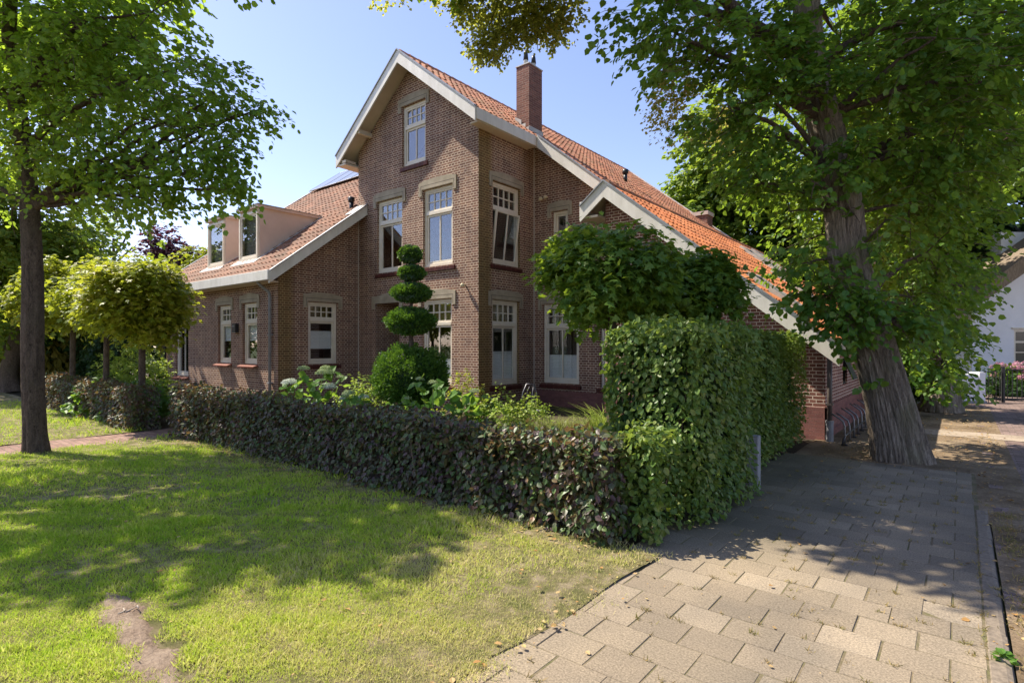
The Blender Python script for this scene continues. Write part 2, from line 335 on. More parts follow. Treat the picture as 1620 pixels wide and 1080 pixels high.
def ball(rng, n, bias=.45):
    d = unit(rng.normal(size=(n, 3))); return d*(rng.rand(n)**bias)[:, None]
def sprays(rng, P, H, L, n, droop=.35, side=.55, jit=.03):
    """leafy twigs: M starts P with heading H -> leaf positions, tips, normals"""
    m = len(P); L = np.broadcast_to(L, (m,)); t = (np.arange(n)+.6)/n
    H = unit(H); up = np.array([0, 0, 1.]); S = unit(np.cross(H, up)+1e-6)
    pos = P[:, None]+H[:, None]*(t[None, :, None]*L[:, None, None])
    pos[:, :, 2] -= droop*L[:, None]*t[None]**2
    sg = np.where(np.arange(n) % 2 == 0, 1., -1.)[None, :, None]
    tip = H[:, None]*(1-side)+S[:, None]*sg*side+np.array([0, 0, -.35])+rng.normal(size=pos.shape)*.22
    nor = up+rng.normal(size=pos.shape)*.38+H[:, None]*.25
    pos = pos+rng.normal(size=pos.shape)*jit
    return pos.reshape(-1, 3), tip.reshape(-1, 3), nor.reshape(-1, 3)
def catmull(pts, n):
    P = np.array(pts, float); P = np.vstack([2*P[0]-P[1], P, 2*P[-1]-P[-2]]); out = []
    for i in range(1, len(P)-2):
        for t in np.arange(n)/n:
            a, b, c, d = P[i-1:i+3]
            out.append(.5*((2*b)+(-a+c)*t+(2*a-5*b+4*c-d)*t*t+(-a+3*b-3*c+d)*t**3))
    out.append(P[-2]); return np.array(out)
def trunk_mesh(name, pr, mat, root, seg=64, n=16, ridge=.06, freq=5, butt=.0, lean_seed=0):
    """pr: rows x,y,z,radius; ridged bark displacement"""
    C = catmull(pr, n); P = C[:, :3]; r = C[:, 3]
    v, f = tube_np(P, r, seg); V = np.array(v); m = len(P)
    ce = np.repeat(P, seg, axis=0); d = V-ce; L = np.linalg.norm(d, axis=1); th = np.tile(np.arange(seg)/seg*2*math.pi, m)
    disp = np.zeros(len(V)); hz = ce[:, 2]
    for i in range(len(V)):
        q = Vector((math.cos(th[i])*freq+lean_seed, math.sin(th[i])*freq, hz[i]*1.1))
        a = noise.fractal(q, 1.0, 2.0, 2); b = noise.noise(q*.28)
        q2 = Vector((math.cos(th[i])*1.3, math.sin(th[i])*1.3, hz[i]*.35+7+lean_seed)); c = noise.noise(q2)
        disp[i] = (1-abs(a)*2.2)*ridge+b*.05+c*.22+butt*math.exp(-max(hz[i], 0)*3.2)*(.5+.5*math.sin(th[i]*5+1.3*c*4))
    V = ce+d*(1+disp)[:, None]
    q = [x for x in f if len(x) == 4]
    o = npmesh(name, V, q, mat, None, True); return keep(o, root)
def limbs_mesh(name, paths, mat, root, seg=7):
    mb = MB()
    for p, r in paths: mb.tube(p, r, seg, False)
    o = mb.build(name, mat, None, True, uv=False); return keep(o, root)
def limb(rng, a, b, r0, r1, n=7, sag=.12):
    a = np.array(a, float); b = np.array(b, float); t = np.linspace(0, 1, n)[:, None]; L = np.linalg.norm(b-a)
    mid = np.array([0, 0, 1.])*sag*L+rng.normal(size=3)*.05*L
    p = a*(1-t)+b*t+4*t*(1-t)*mid*.5+rng.normal(size=(n, 3))*.015*L*np.minimum(1, 4*t*(1-t))
    return p, np.linspace(r0, r1, n)
def crown(rng, root, blobs, centre, mat, nspr, nleaf, L, size, tmpl=HEART, droop=.35, thr=-.6, seed=1, name='crown', jit=.03, freq=1.6, bias=.45, side=.55, extra=None):
    """blobs: (pos, (rx,ry,rz), weight) -> one foliage mesh of leafy twigs"""
    w = np.array([b[2] for b in blobs], float); w /= w.sum(); cnt = rng.multinomial(nspr, w); PP = []; HH = []
    for (c, r, _), k in zip(blobs, cnt):
        c = np.array(c); r = np.broadcast_to(np.array(r, float), (3,)); b = ball(rng, int(k), bias); P = c+b*r
        H = unit(b)*.8+unit(c+b*r-np.array(centre))*.6+rng.normal(size=(int(k), 3))*.45; H[:, 2] = H[:, 2]*.45-.1
        PP.append(P); HH.append(H)
    P = np.vstack(PP); H = np.vstack(HH); kp = clump(P, seed, freq) > thr; P = P[kp]; H = H[kp]
    p, t, n = sprays(rng, P, H, L*rng.uniform(.6, 1.25, len(P)), nleaf, droop, side, jit)
    sz = size*rng.uniform(.65, 1.2, len(p))
    if extra: p = np.vstack([p, extra[0]]); t = np.vstack([t, extra[1]]); n = np.vstack([n, extra[2]]); sz = np.concatenate([sz, extra[3]])
    o = leaves(name, p, t, n, sz, tmpl, mat); keep(o, root); return P, H, o
def twigs_for(P, H, L, frac, rng, root, mat, r=.006, droop=.35):
    k = rng.choice(len(P), int(len(P)*frac), replace=False); h = unit(H[k]); m = len(k)
    a = P[k]-h*L*.5; b = P[k]+h*L*.5; c = P[k]+h*L; c[:, 2] -= droop*L; b[:, 2] -= droop*L*.25
    S = unit(np.cross(h, [0, 0, 1.]))*r
    V = np.stack([a-S, a+S, b+S, b-S, c], 1)
    U = np.array([0, 0, r]); V2 = np.stack([a-U, a+U, b+U, b-U, c], 1)
    V = np.concatenate([V, V2]); F = np.array([(0,1,2,3),(3,2,4,4)])
    tri = np.array([(0,1,2),(0,2,3),(3,2,4)]); F = tri[None]+(np.arange(2*m)*5)[:, None, None]
    o = npmesh('twigs', V.reshape(-1, 3), F.reshape(-1, 3), mat, None, False, 3); return keep(o, root)
# ------------------------------------------------------------------ ground, lawn, paving
rng = np.random.RandomState(4)
def groundmat(name, cols, sc=.6, fine=30, rough=.95, bs=.5, bd=.02, extra=None):
    m, ns, ls, b = newmat(name); co = coords(ns, ls, 'Object')
    n = N(ns, 'ShaderNodeTexNoise', i_Scale=sc, i_Detail=7.0, i_Roughness=.68); ls.new(co, n.inputs[0])
    r = ramp(ns, cols); ls.new(n.outputs[0], r.inputs[0])
    n2 = N(ns, 'ShaderNodeTexNoise', i_Scale=fine, i_Detail=6.0, i_Roughness=.8); ls.new(co, n2.inputs[0])
    v = ramp(ns, [(.3, (.6, .6, .6)), (.7, (1.35, 1.35, 1.35))]); ls.new(n2.outputs[0], v.inputs[0])
    c = mix(ns, ls, r.outputs[0], v.outputs[0], 1.0, 'MULTIPLY')
    if extra: c = extra(ns, ls, c, co, n, n2)
    ls.new(c, b.inputs['Base Color']); b.inputs['Roughness'].default_value = rough; b.inputs['Specular IOR Level'].default_value = .15
    bump(ns, ls, b, n2.outputs[0], bs, bd); return m
M['terrain'] = groundmat('terrain', [(.35, (.05, .08, .02)), (.6, (.10, .11, .045))], .15)
M['lawnbase'] = groundmat('lawn_soil', [(.36, (.12, .13, .04)), (.5, (.22, .19, .09)), (.62, (.36, .29, .19))], 6.0, 170, bs=1.0, bd=.02)
M['soil'] = groundmat('garden_soil', [(.35, (.035, .028, .02)), (.65, (.09, .07, .045))], 2.2, 25)
M['litter'] = groundmat('leaf_littered_earth', [(.32, (.12, .085, .05)), (.5, (.22, .16, .10)), (.68, (.32, .25, .17))], 1.6, 38, bs=.8)
M['dirt'] = groundmat('bare_earth', [(.35, (.24, .17, .12)), (.65, (.40, .31, .23))], 3.5, 40, bs=.9, bd=.03)
LAWN_X = 7.42
def sheet(name, x0, x1, y0, y1, z, mat, nx=1, ny=1, fn=None):
    xs = np.linspace(x0, x1, nx+1); ys = np.linspace(y0, y1, ny+1); X, Y = np.meshgrid(xs, ys)
    Z = np.full(X.shape, float(z)); 
    if fn: Z = Z+fn(X, Y)
    V = np.stack([X, Y, Z], -1).reshape(-1, 3); i = np.arange(nx)[None]+np.arange(ny)[:, None]*(nx+1); i = i.ravel()
    o = npmesh(name, V, np.stack([i, i+1, i+nx+2, i+nx+1], 1), mat, None, True); return tag(o, kind='structure')
sheet('terrain', -500, 500, -500, 500, -.05, M['terrain'])
sheet('garden_soil', -30, 7.5, -6.9, 14, -.022, M['soil'])
def lawnz(X, Y): return .018+.008*np.sin(X*1.3+Y*.7)+.007*np.sin(Y*2.1-X*.6)
def lawn_edge(y): return LAWN_X+.05*math.sin(y*1.7)+.03*math.sin(y*4.1+1)+.04*(y < -8)
# lawn east of the path and lawn west of it
def lawn_sheet(name, x0, x1, y0, y1, nx, ny, right=False):
    xs = np.linspace(0, 1, nx+1); ys = np.linspace(y0, y1, ny+1); X, Y = np.meshgrid(xs, ys)
    xr = np.array([[lawn_edge(y)] for y in ys]) if right else x1
    X = x0+(xr-x0)*X; Z = lawnz(X, Y); V = np.stack([X, Y, Z], -1).reshape(-1, 3); i = (np.arange(nx)[None]+np.arange(ny)[:, None]*(nx+1)).ravel()
    return tag(npmesh(name, V, np.stack([i, i+1, i+nx+2, i+nx+1], 1), M['lawnbase'], None, True), kind='structure')
lawn_sheet('lawn', -1.72, LAWN_X, -22, -6.15, 80, 120, True)
lawn_sheet('lawn', -30, -2.78, -22, -6.3, 80, 60)
sheet('litter_strip', 7.3, 9.5, -1.05, 40, -.012, M['litter'], 10, 60, lambda X, Y: .01*np.sin(X*7+Y*3))
sheet('paving_bed', 7.2, 9.42, -22, -1.0, -.0035, groundmat('joint_sand', [(.35, (.12, .12, .05)), (.5, (.17, .14, .085)), (.65, (.24, .19, .125))], 5, 60))
M['road'] = brickmat('road_brick', (.15, .105, .09), (.27, .20, .175), (.13, .11, .08), bw=.2, rh=.105, ms=.006, squash=1, rough=.9)
rd = sheet('road', 9.5, 16.5, -30, 60, -.014, M['road'], 4, 4); boxuv(rd.data)
# far pavement beyond the road and the forecourt of the white house
M['farpave'] = groundmat('far_pavement', [(.35, (.24, .19, .14)), (.6, (.38, .31, .235))], 1.2, 20)
sheet('forecourt', 16.5, 40, -30, 60, -.010, M['farpave'])
M['path'] = brickmat('path_brick', (.20, .12, .095), (.32, .21, .17), (.17, .14, .10), bw=.2, rh=.1, ms=.006, squash=1, rough=.9)
pt = sheet('path', -2.78, -1.72, -22, -2.6, .002, M['path'], 4, 40, lambda X, Y: .006*np.sin(Y*3)); boxuv(pt.data)
# concrete pavers, each a bevelled slab; rows along x, staggered
def mosspave(ns, ls, c, co, n2):
    n = N(ns, 'ShaderNodeTexNoise', i_Scale=1.0, i_Detail=7.0, i_Roughness=.7); ls.new(co, n.inputs[0])
    sp = ns.new('ShaderNodeSeparateXYZ'); ls.new(co, sp.inputs[0])
    a = math_(ns, ls, 'SUBTRACT', 8.35, sp.outputs[0]); a = math_(ns, ls, 'MULTIPLY', a, .8)     # algae along the hedge foot
    b_ = math_(ns, ls, 'ADD', sp.outputs[1], 6.2); b_ = math_(ns, ls, 'MULTIPLY', b_, .9, True)
    f = math_(ns, ls, 'ADD', a, math_(ns, ls, 'MULTIPLY', n.outputs[0], 1.1)); f = math_(ns, ls, 'SUBTRACT', f, .35, True)
    f = math_(ns, ls, 'MULTIPLY', f, b_, True)
    return mix(ns, ls, c, (.06, .065, .025), math_(ns, ls, 'MULTIPLY', f, .55))
M['paver'] = islandmat('concrete_paver', [(.232, .188, .132), (.252, .205, .145), (.205, .167, .12), (.243, .196, .138), (.29, .238, .172), (.222, .181, .128)], .95, 90, .45, .35, .003, mosspave)
def pavers():
    V = []; F = []; PW, PH, g = .292, .25, .0020; x0 = 7.2; x1 = 9.385; y = -13.0; row = 0
    rr = random.Random(8)
    while y < -1.1:
        xs = x1-(.146 if row % 2 else 0.0); cuts = [x1]+([] if row % 2 == 0 else [xs]); xx = xs
        while xx > x0: xx -= PW; cuts.append(xx)
        edge = lawn_edge(y)-.1 if y < -5.6 else 7.2
        for a, b in zip(cuts[1:], cuts[:-1]):
            if b < edge: continue
            if a < edge < b and y < -6.2: a = max(a, b-.16) if rr.random() < .3 else a
            if b-a < .05: continue
            dz = rr.gauss(0, .0012); tx = rr.gauss(0, .004); ty = rr.gauss(0, .004)
            ox = rr.gauss(0, .002); cx, cy = (a+b)/2, y+PH/2; k = len(V); cb = .003
            def q(X, Y, Z): return (X+ox, Y, Z+dz+(X-cx)*tx+(Y-cy)*ty)
            A = (a+g+rr.random()*.002, b-g-rr.random()*.002, y+g+rr.random()*.002, y+PH-g)
            for (i, zz) in ((0, -.06), (0, -.005), (cb, .0)):
                V += [q(A[0]+i, A[2]+i, zz), q(A[1]-i, A[2]+i, zz), q(A[1]-i, A[3]-i, zz), q(A[0]+i, A[3]-i, zz)]
            for l in (0, 4):
                for j in range(4): F.append((k+l+j, k+l+(j+1) % 4, k+l+4+(j+1) % 4, k+l+4+j))
            F.append((k+8, k+9, k+10, k+11))
        y += PH; row += 1
    o = npmesh('pavement', V, F, M['paver']); tag(o, kind='structure')
pavers()
def kerbs():
    mb = MB(); y = -14.0; rr = random.Random(3)
    while y < -3.4:
        L = 1.0; d = rr.gauss(0, .004); z = .004+rr.gauss(0, .003); x0 = 9.395+d; x1 = 9.495+d; a = y+.004; b = y+L-.004
        pr = [(x0, -.12), (x1, -.12), (x1, z-.03), (x1-.012, z-.008), (x1-.035, z), (x0+.006, z), (x0, z-.006)]
        mb.prism([(p[0], a, p[1]) for p in pr], (0, b-a, 0)); y += L
    tag(mb.build('kerb', M['kerb'], None), kind='structure')
kerbs()
# two cross bands of paving by the far trees
sheet('paved_crossing', 7.6, 16, 2.6, 3.4, -.004, M['farpave'])

# ------------------------------------------------------------------ brick house
HO = empty('brick_house', (0, 0, 0), 'large brown brick house with steep white gables and orange pantile roofs behind the copper hedge', 'house')
def part(mb, name, mat, parent=HO, **k): return mb.build(name, M[mat] if isinstance(mat, str) else mat, parent, **k)
def wall(name, O, A, Nn, z0, top, holes, mat, depth=.11):
    """sheet wall; top: [(s,z)...] ascending s; holes: (s0,s1,z0,z1[,depth])"""
    O = np.array(O, float); A = np.array(A, float); Nn = np.array(Nn, float); mb = MB()
    def P(s, z, d=0): p = O+A*s-Nn*d; return (p[0], p[1], z)
    S = sorted(set([t[0] for t in top]+[h[0] for h in holes]+[h[1] for h in holes]))
    tz = lambda s: float(np.interp(s, [t[0] for t in top], [t[1] for t in top]))
    sgn = (A[0]*Nn[1]-A[1]*Nn[0])   # orientation
    def quad(a, b, c, d): mb.add([a, b, c, d], [(0, 1, 2, 3)] if sgn < 0 else [(3, 2, 1, 0)])
    for a, b in zip(S[:-1], S[1:]):
        m = (a+b)/2; z = z0
        for h in sorted([h for h in holes if h[0] <= m <= h[1]], key=lambda h: h[2]):
            if h[2] > z: quad(P(a, z), P(b, z), P(b, h[2]), P(a, h[2]))
            z = h[3]
        quad(P(a, z), P(b, z), P(b, tz(b)), P(a, tz(a)))
    for h in holes:
        d = h[4] if len(h) > 4 else depth; a, b, c, e = h[:4]
        for q in (((a, c), (a, e)), ((a, e), (b, e)), ((b, e), (b, c)), ((b, c), (a, c))):
            (s1, z1), (s2, z2) = q; quad(P(s1, z1), P(s1, z1, d), P(s2, z2, d), P(s2, z2))
    o = mb.build(name, M[mat], HO); return o
def fbox(mb, O, A, Nn, s0, s1, z0, z1, d0, d1):   # box in wall frame; d measured outwards
    O = np.array(O, float); A = np.array(A, float); Nn = np.array(Nn, float)
    p = [O+A*s0+Nn*d0, O+A*s1+Nn*d1]
    xs = sorted((p[0][0], p[1][0])); ys = sorted((p[0][1], p[1][1]))
    mb.box(xs[0], xs[1], ys[0], ys[1], z0, z1); return mb
def frame_ring(mb, W, s0, s1, z0, z1, t, d0, d1, bt=None):
    bt = bt or t
    fbox(mb, *W, s0, s0+t, z0, z1, d0, d1); fbox(mb, *W, s1-t, s1, z0, z1, d0, d1)
    fbox(mb, *W, s0+t, s1-t, z1-t, z1, d0, d1); fbox(mb, *W, s0+t, s1-t, z0, z0+bt, d0, d1)
def window(W, s0, s1, z0, z1, zt=None, ncol=4, nrow=2, centre=True, blind=None, sill='brick', lintel=True, tilt=0, name='window', parent=HO, setback=.11, lead=None, ornament=False, mull=True):
    d = -setback; fr = MB(); frame_ring(fr, W, s0, s1, z0, z1, .075, d-.05, d+.045, .085)
    if zt: fbox(fr, *W, s0+.075, s1-.075, zt-.045, zt+.045, d-.05, d+.055)
    f = part(fr, name, 'white', parent, bevel=.006)
    if lead: f['label'] = lead
    lo = zt-.045 if zt else z1-.075; a, b = s0+.075, s1-.075
    if zt:   # upper light with small panes
        sh = MB(); u0, u1, v0, v1 = a+.002, b-.002, zt+.047, z1-.077; frame_ring(sh, W, u0, u1, v0, v1, .04, d-.03, d+.025)
        iw = (u1-u0-.08); ih = (v1-v0-.08)
        for i in range(1, ncol): x = u0+.04+iw*i/ncol; fbox(sh, *W, x-.014, x+.014, v0+.04, v1-.04, d-.02, d+.018)
        for j in range(1, nrow): z = v0+.04+ih*j/nrow; fbox(sh, *W, u0+.04, u1-.04, z-.013, z+.013, d-.018, d+.016)
        part(sh, 'upper_sash', 'white', f)
        g = MB(); fbox(g, *W, u0+.03, u1-.03, v0+.03, v1-.03, d-.006, d-.002); part(g, 'pane', 'glass', f)
        bx = MB(); fbox(bx, *W, u0+.02, u1-.02, v0+.02, v1-.02, d-.16, d-.155)
        part(bx, 'curtain', 'amber' if z1 < 3.5 else 'dark', f)
    sh = MB(); u0, u1, v0, v1 = a+.003, b-.003, z0+.088, lo-.003
    frame_ring(sh, W, u0, u1, v0, v1, .05, d-.032, d+.02, .065)
    m = (u0+u1)/2
    if centre: fbox(sh, *W, m-.018, m+.018, v0+.065, v1-.05, d-.025, d+.014)
    g = MB(); fbox(g, *W, u0+.04, u1-.04, v0+.055, v1-.04, d-.008, d-.004)
    sh = part(sh, 'sash', 'white', f, bevel=.004); g = part(g, 'pane', 'glass', f)
    if tilt:   # hopper: leans inwards about its lower edge
        O = np.array(W[0], float); A = np.array(W[1], float); Nn = np.array(W[2], float); p = O+A*s0-Nn*setback
        ax = Vector((A[0], A[1], 0)); from_ = Vector((p[0], p[1], v0)); import mathutils as mu
        Rm = mu.Matrix.Translation(from_) @ mu.Matrix.Rotation(tilt, 4, ax) @ mu.Matrix.Translation(-from_)
        for o in (sh, g): o.matrix_local = Rm
    if blind:
        for (b0, b1) in blind:
            bm = MB(); zz = b0; k = 0; O = np.array(W[0]); A = np.array(W[1]); Nn = np.array(W[2]); q0 = u0+.03; q1 = u1-.03; V = []; F = []
            n = int((b1-b0)/.02)
            for i in range(n+1):
                z = b0+(b1-b0)*i/n; dd = d-.045-(.012 if i % 2 else 0)
                for s in (q0, q1): p = O+A*s+Nn*dd; V.append((p[0], p[1], z))
                if i: k = 2*i; F.append((k-2, k-1, k+1, k))
            bm.add(V, F); fbox(bm, *W, q0, q1, b0-.02, b0, d-.065, d-.04); fbox(bm, *W, q0, q1, b1, b1+.02, d-.065, d-.04)
            part(bm, 'blind', 'blind', f)
    if ornament:
        om = MB(); O = np.array(W[0]); A = np.array(W[1]); Nn = np.array(W[2])
        for (ds, dz, rr_) in ((-.035, .05, .04), (.035, .05, .04), (-.03, -.03, .035), (.03, -.03, .035), (0, -.09, .04), (0, .0, .03)):
            c = O+A*(u0+.28+ds)-Nn*(setback+.03); zc = (v0+v1)/2+.16+dz
            pts = [(c[0]+A[0]*rr_*math.cos(t), c[1]+A[1]*rr_*math.cos(t), zc+rr_*math.sin(t)) for t in np.linspace(0, 2*math.pi, 13)]
            om.tube(pts, .008, 5, False)
        part(om, 'window_ornament', 'white', f)
    # dark interior with a back wall and side curtains
    if lintel:
        lm = MB(); O = np.array(W[0], float); A = np.array(W[1], float); Nn = np.array(W[2], float); e = .15
        def P(s, z, dd): p = O+A*s+Nn*dd; return np.array([p[0], p[1], z])
        h0, h1 = .20, .27; arc = [(s, z1+h0+(h1-h0)*(1-((s-(s0+s1)/2)/((s1-s0)/2+e))**2)) for s in np.linspace(s1+e, s0-e, 9)]
        out = [(s0-e, z1-.16), (s0-.03, z1-.16), (s0-.03, z1+.012), (s1+.03, z1+.012), (s1+.03, z1-.16), (s1+e, z1-.16)]+arc
        lm.prism([P(s, z, .028) for s, z in out], P(0, 0, -.01)-P(0, 0, .028)); L = part(lm, 'lintel', 'stucco', f)
        gm = MB(); t = .012     # incised line
        fbox(gm, *W, s0-.07, s1+.07, z1+.10, z1+.10+t, .026, .0295); fbox(gm, *W, s0-.07, s0-.07+t, z1-.12, z1+.10, .026, .0295); fbox(gm, *W, s1+.07-t, s1+.07, z1-.12, z1+.10, .026, .0295)
        part(gm, 'lintel_groove', 'stuccoline', f)
    if sill == 'brick':
        sm = MB(); O = np.array(W[0], float); A = np.array(W[1], float); Nn = np.array(W[2], float)
        k = int((s1-s0+.2)/.058)
        for i in range(k):
            a_ = s0-.1+i*.058; 
            def P(s, dd, z): p = O+A*s+Nn*dd; return (p[0], p[1], z)
            sm.prism([P(a_+.003, -.1, z0-.005), P(a_+.003, .055, z0-.045), P(a_+.003, .05, z0-.135), P(a_+.003, -.1, z0-.12)], (A[0]*.052, A[1]*.052, 0))
        part(sm, 'sill', 'sill', f)
    elif sill == 'tile':
        sm = MB(); O = np.array(W[0], float); A = np.array(W[1], float); Nn = np.array(W[2], float)
        def P(s, dd, z): p = O+A*s+Nn*dd; return (p[0], p[1], z)
        sm.prism([P(s0-.06, -.1, z0+.0), P(s0-.06, .14, z0-.06), P(s0-.06, .14, z0-.095), P(s0-.06, -.1, z0-.05)], (A[0]*(s1-s0+.12), A[1]*(s1-s0+.12), 0))
        part(sm, 'sill', 'silltile', f)
    return f
M['amber'] = noisemat('amber_screen', (.20, .155, .045), (.30, .235, .08), 2, .8)
WA = ((0, 0), (-1, 0), (0, -1)); WB = ((0, 0), (0, 1), (1, 0)); WC = ((0, 2.3), (1, 0), (0, -1)); WD = ((0, .73), (1, 0), (0, -1))
WF = ((-4.9, 0), (0, -1), (1, 0)); WE = ((0, -2.55), (-1, 0), (0, -1)); WG = ((7.45, 0), (0, 1), (1, 0))
# tower front
hA = [(.93, 2.05, .60, 2.84), (3.0, 4.08, .0, 2.84, 1.0), (.90, 2.02, 3.72, 5.80), (2.88, 4.0, 3.72, 5.80), (1.92, 2.88, 6.60, 8.27)]
wall('front_wall', *WA, -.3, [(0, 7.34), (2.5, 9.34), (4.9, 7.42)], hA, 'brick')
window(WA, .93, 2.05, .60, 2.84, 2.2, blind=[(.72, 1.25)])
window(WA, .90, 2.02, 3.72, 5.80, 5.16); window(WA, 2.88, 4.0, 3.72, 5.80, 5.16); window(WA, 1.92, 2.88, 6.60, 8.27, 7.68, lintel=True)
# porch behind its opening
pm = MB(); pm.add([(-4.08, 1.0, -.1), (-3.0, 1.0, -.1), (-3.0, 1.0, 2.84), (-4.08, 1.0, 2.84)], [(3, 2, 1, 0)]); part(pm, 'porch_wall', 'brick')
lm = MB(); e = .15; z1 = 2.84
lm.prism([(-4.08-e, -.028, z1-.16), (-4.08-.01, -.028, z1-.16), (-4.08-.01, -.028, z1), (-3+.01, -.028, z1), (-3+.01, -.028, z1-.16), (-3+e, -.028, z1-.16), (-3+e, -.028, z1+.2), (-3.54, -.028, z1+.27), (-4.08-e, -.028, z1+.2)], (0, .04, 0)); part(lm, 'porch_lintel', 'stucco')
dm = MB(); dm.box(-3.95, -3.08, .93, .99, 0, 2.3); d_ = part(dm, 'door', M['pipegrey']); hm = MB(); hm.tube([(-3.85, .91, 1.05), (-3.72, .91, 1.05)], .012, 6); hm.tube([(-3.85, .94, 1.05), (-3.85, .90, 1.05)], .012, 6); part(hm, 'door_handle', 'steel', d_)
# tower right return
hB = [(.52, 1.62, .60, 2.80), (.54, 1.66, 3.72, 5.83)]
wall('side_wall', *WB, -.3, [(0, 7.2), (2.3, 7.2)], hB, 'brick_side')
window(WB, .52, 1.62, .60, 2.80, 2.17, blind=[(.72, 1.45)]); window(WB, .54, 1.66, 3.72, 5.83, 5.16, tilt=R(7))
# set-back wall right of the tower
hC = [(.31, 1.47, .60, 2.75), (2.11, 3.1, .55, 2.75), (.62, 1.12, 4.35, 5.25)]
wall('set_back_wall', *WC, -.3, [(0, 7.4), (.1, 7.34), (4.2, 4.06)], hC, 'brick')
window(WC, .31, 1.47, .60, 2.75, 2.13, blind=[(.72, 1.35)], ornament=True); window(WC, 2.11, 3.1, .55, 2.75, 2.13); window(WC, .62, 1.12, 4.35, 5.25, None, centre=False)
# low right gable
wall('right_gable_wall', *WD, -.3, [(3.14, 4.92), (3.31, 4.98), (7.45, 1.70)], [], 'brick_low')
# its right-hand side wall
hG = [(2.6, 3.1, .85, 1.35)]
wall('long_side_wall', *WG, -.3, [(.73, 1.83), (12.6, 1.83)], hG, 'brick_low')
# left wing
hF = [(.73, 1.67, 1.10, 2.85)]
wall('wing_side_wall', *WF, -.3, [(0, 5.70), (2.55, 3.68)], hF, 'brick_wing'); window(WF, .73, 1.67, 1.10, 2.85, 2.35, centre=False, blind=[(1.55, 2.02)])
hE = [(6.04, 6.89, 1.10, 2.83), (7.62, 8.47, 1.10, 2.83), (10.7, 11.76, .60, 2.83)]
wall('wing_front_wall', *WE, -.3, [(4.9, 3.6), (12.6, 3.6)], hE, 'brick')
window(WE, 6.04, 6.89, 1.10, 2.83, 2.3, 3, 2, False, [(1.78, 2.2)], 'tile'); window(WE, 7.62, 8.47, 1.10, 2.83, 2.3, 3, 2, False, [(1.78, 2.2)], 'tile')
window(WE, 10.7, 11.76, .60, 2.83, 2.3, 3, 2, True, None, 'tile')
# far sides of the shell
mb = MB(); mb.add([(-12.6, -2.55, -.3), (-12.6, 12.6, -.3), (-12.6, 12.6, 3.5), (-12.6, 4.96, 9.35), (-12.6, -2.55, 3.6)], [(0, 4, 3, 2, 1)]); part(mb, 'far_gable_wall', 'brick')
mb = MB(); mb.add([(-12.6, 12.6, -.3), (7.45, 12.6, -.3), (7.45, 12.6, 1.7), (3.31, 12.6, 5.0), (-2.5, 12.6, 9.3), (-12.6, 12.6, 3.4)], [(0, 5, 4, 3, 2, 1)]); part(mb, 'rear_wall', 'brick')
mb = MB(); mb.box(-12.5, 5.2, 3.6, 12.5, 3.2, 3.35); mb.box(-4.8, -.1, .9, 3.6, 3.2, 3.35); mb.box(-12.5, -5, -2.4, 3.6, 3.2, 3.35); mb.box(-4.8, -.1, .9, 3.6, 6.2, 6.3); mb.box(-12.5, 3.0, 3.6, 3.7, -.1, 3.2); mb.box(-4.8, 0.0, 4.3, 4.4, 3.35, 7.2)
part(mb, 'interior_floor', 'room')
# plinths
mb = MB(); mb.box(0.03, 3.14, 2.27, 2.302, -.1, .40); mb.box(3.14, 7.48, .70, .732, -.1, .55); mb.box(7.448, 7.48, .70, 12.6, -.1, .58); part(mb, 'plinth', 'plinth')
# pale movement joints at the inner corners
mb = MB(); mb.box(-.0, .022, 2.279, 2.2985, 0, 7.1); mb.box(-4.899, -4.878, -.02, -.0015, 0, 5.4); part(mb, 'corner_joint', 'joint')
# ---------------- roofs: real pantile relief
def pantiles(name, P0, U, S, W_, L_, mat, tw=.215, tl=.33, parent=HO):
    """P0: eave corner, U: unit vector along the eave, S: unit vector up the slope"""
    P0, U, S = (np.array(a, float) for a in (P0, U, S)); Nn = np.cross(U, S); 
    if Nn[2] < 0: Nn = -Nn
    nc = max(1, round(W_/tw)); nr = max(1, round(L_/tl)); tw = W_/nc; tl = L_/nr; rr = np.random.RandomState(5)
    u = np.array([0, .1, .25, .42, .6, .75, .9, 1.0]); hp = np.array([.012, .034, .040, .022, .004, 0, .002, .012])
    V = []; F = []; k = 0
    jit = rr.normal(size=(nr, nc))*.0035; ji2 = rr.normal(size=(nr, nc))*.004
    for r in range(nr):
        for c in range(nc):
            a = P0+U*(c*tw)+S*(r*tl-.03+ji2[r, c]); n = len(u)
            for (t, lift) in ((0, -.012), (0, .034), (tl+.02, .006)):
                base = a[None]+S*t+Nn*(hp[:, None]+lift+jit[r, c])+U*(u[:, None]*tw)
                V.append(base)
            for l in (0, 1):
                for i in range(n-1): F.append((k+l*n+i, k+l*n+i+1, k+(l+1)*n+i+1, k+(l+1)*n+i))
            k += 3*n
    V = np.vstack(V); F = np.array(F)
    if np.dot(np.cross(U, S), Nn) < 0: F = F[:, ::-1]
    o = npmesh(name, V, F, M[mat], parent, False); return o
def slope(mx, mz): v = np.array([mx, 0, mz]); return v/np.linalg.norm(v)
def under(a, b, c, d, off=.05):      # deck under the tiles, as a slab
    mb = MB(); n = np.cross(np.array(b)-a, np.array(d)-a); n = n/np.linalg.norm(n); n = n*(-1 if n[2] > 0 else 1)
    P = [np.array(p, float)+n*.012 for p in (a, b, c, d)]; mb.prism(P, n*off); return mb
X, Y, Z = np.eye(3)
RZ = 9.5
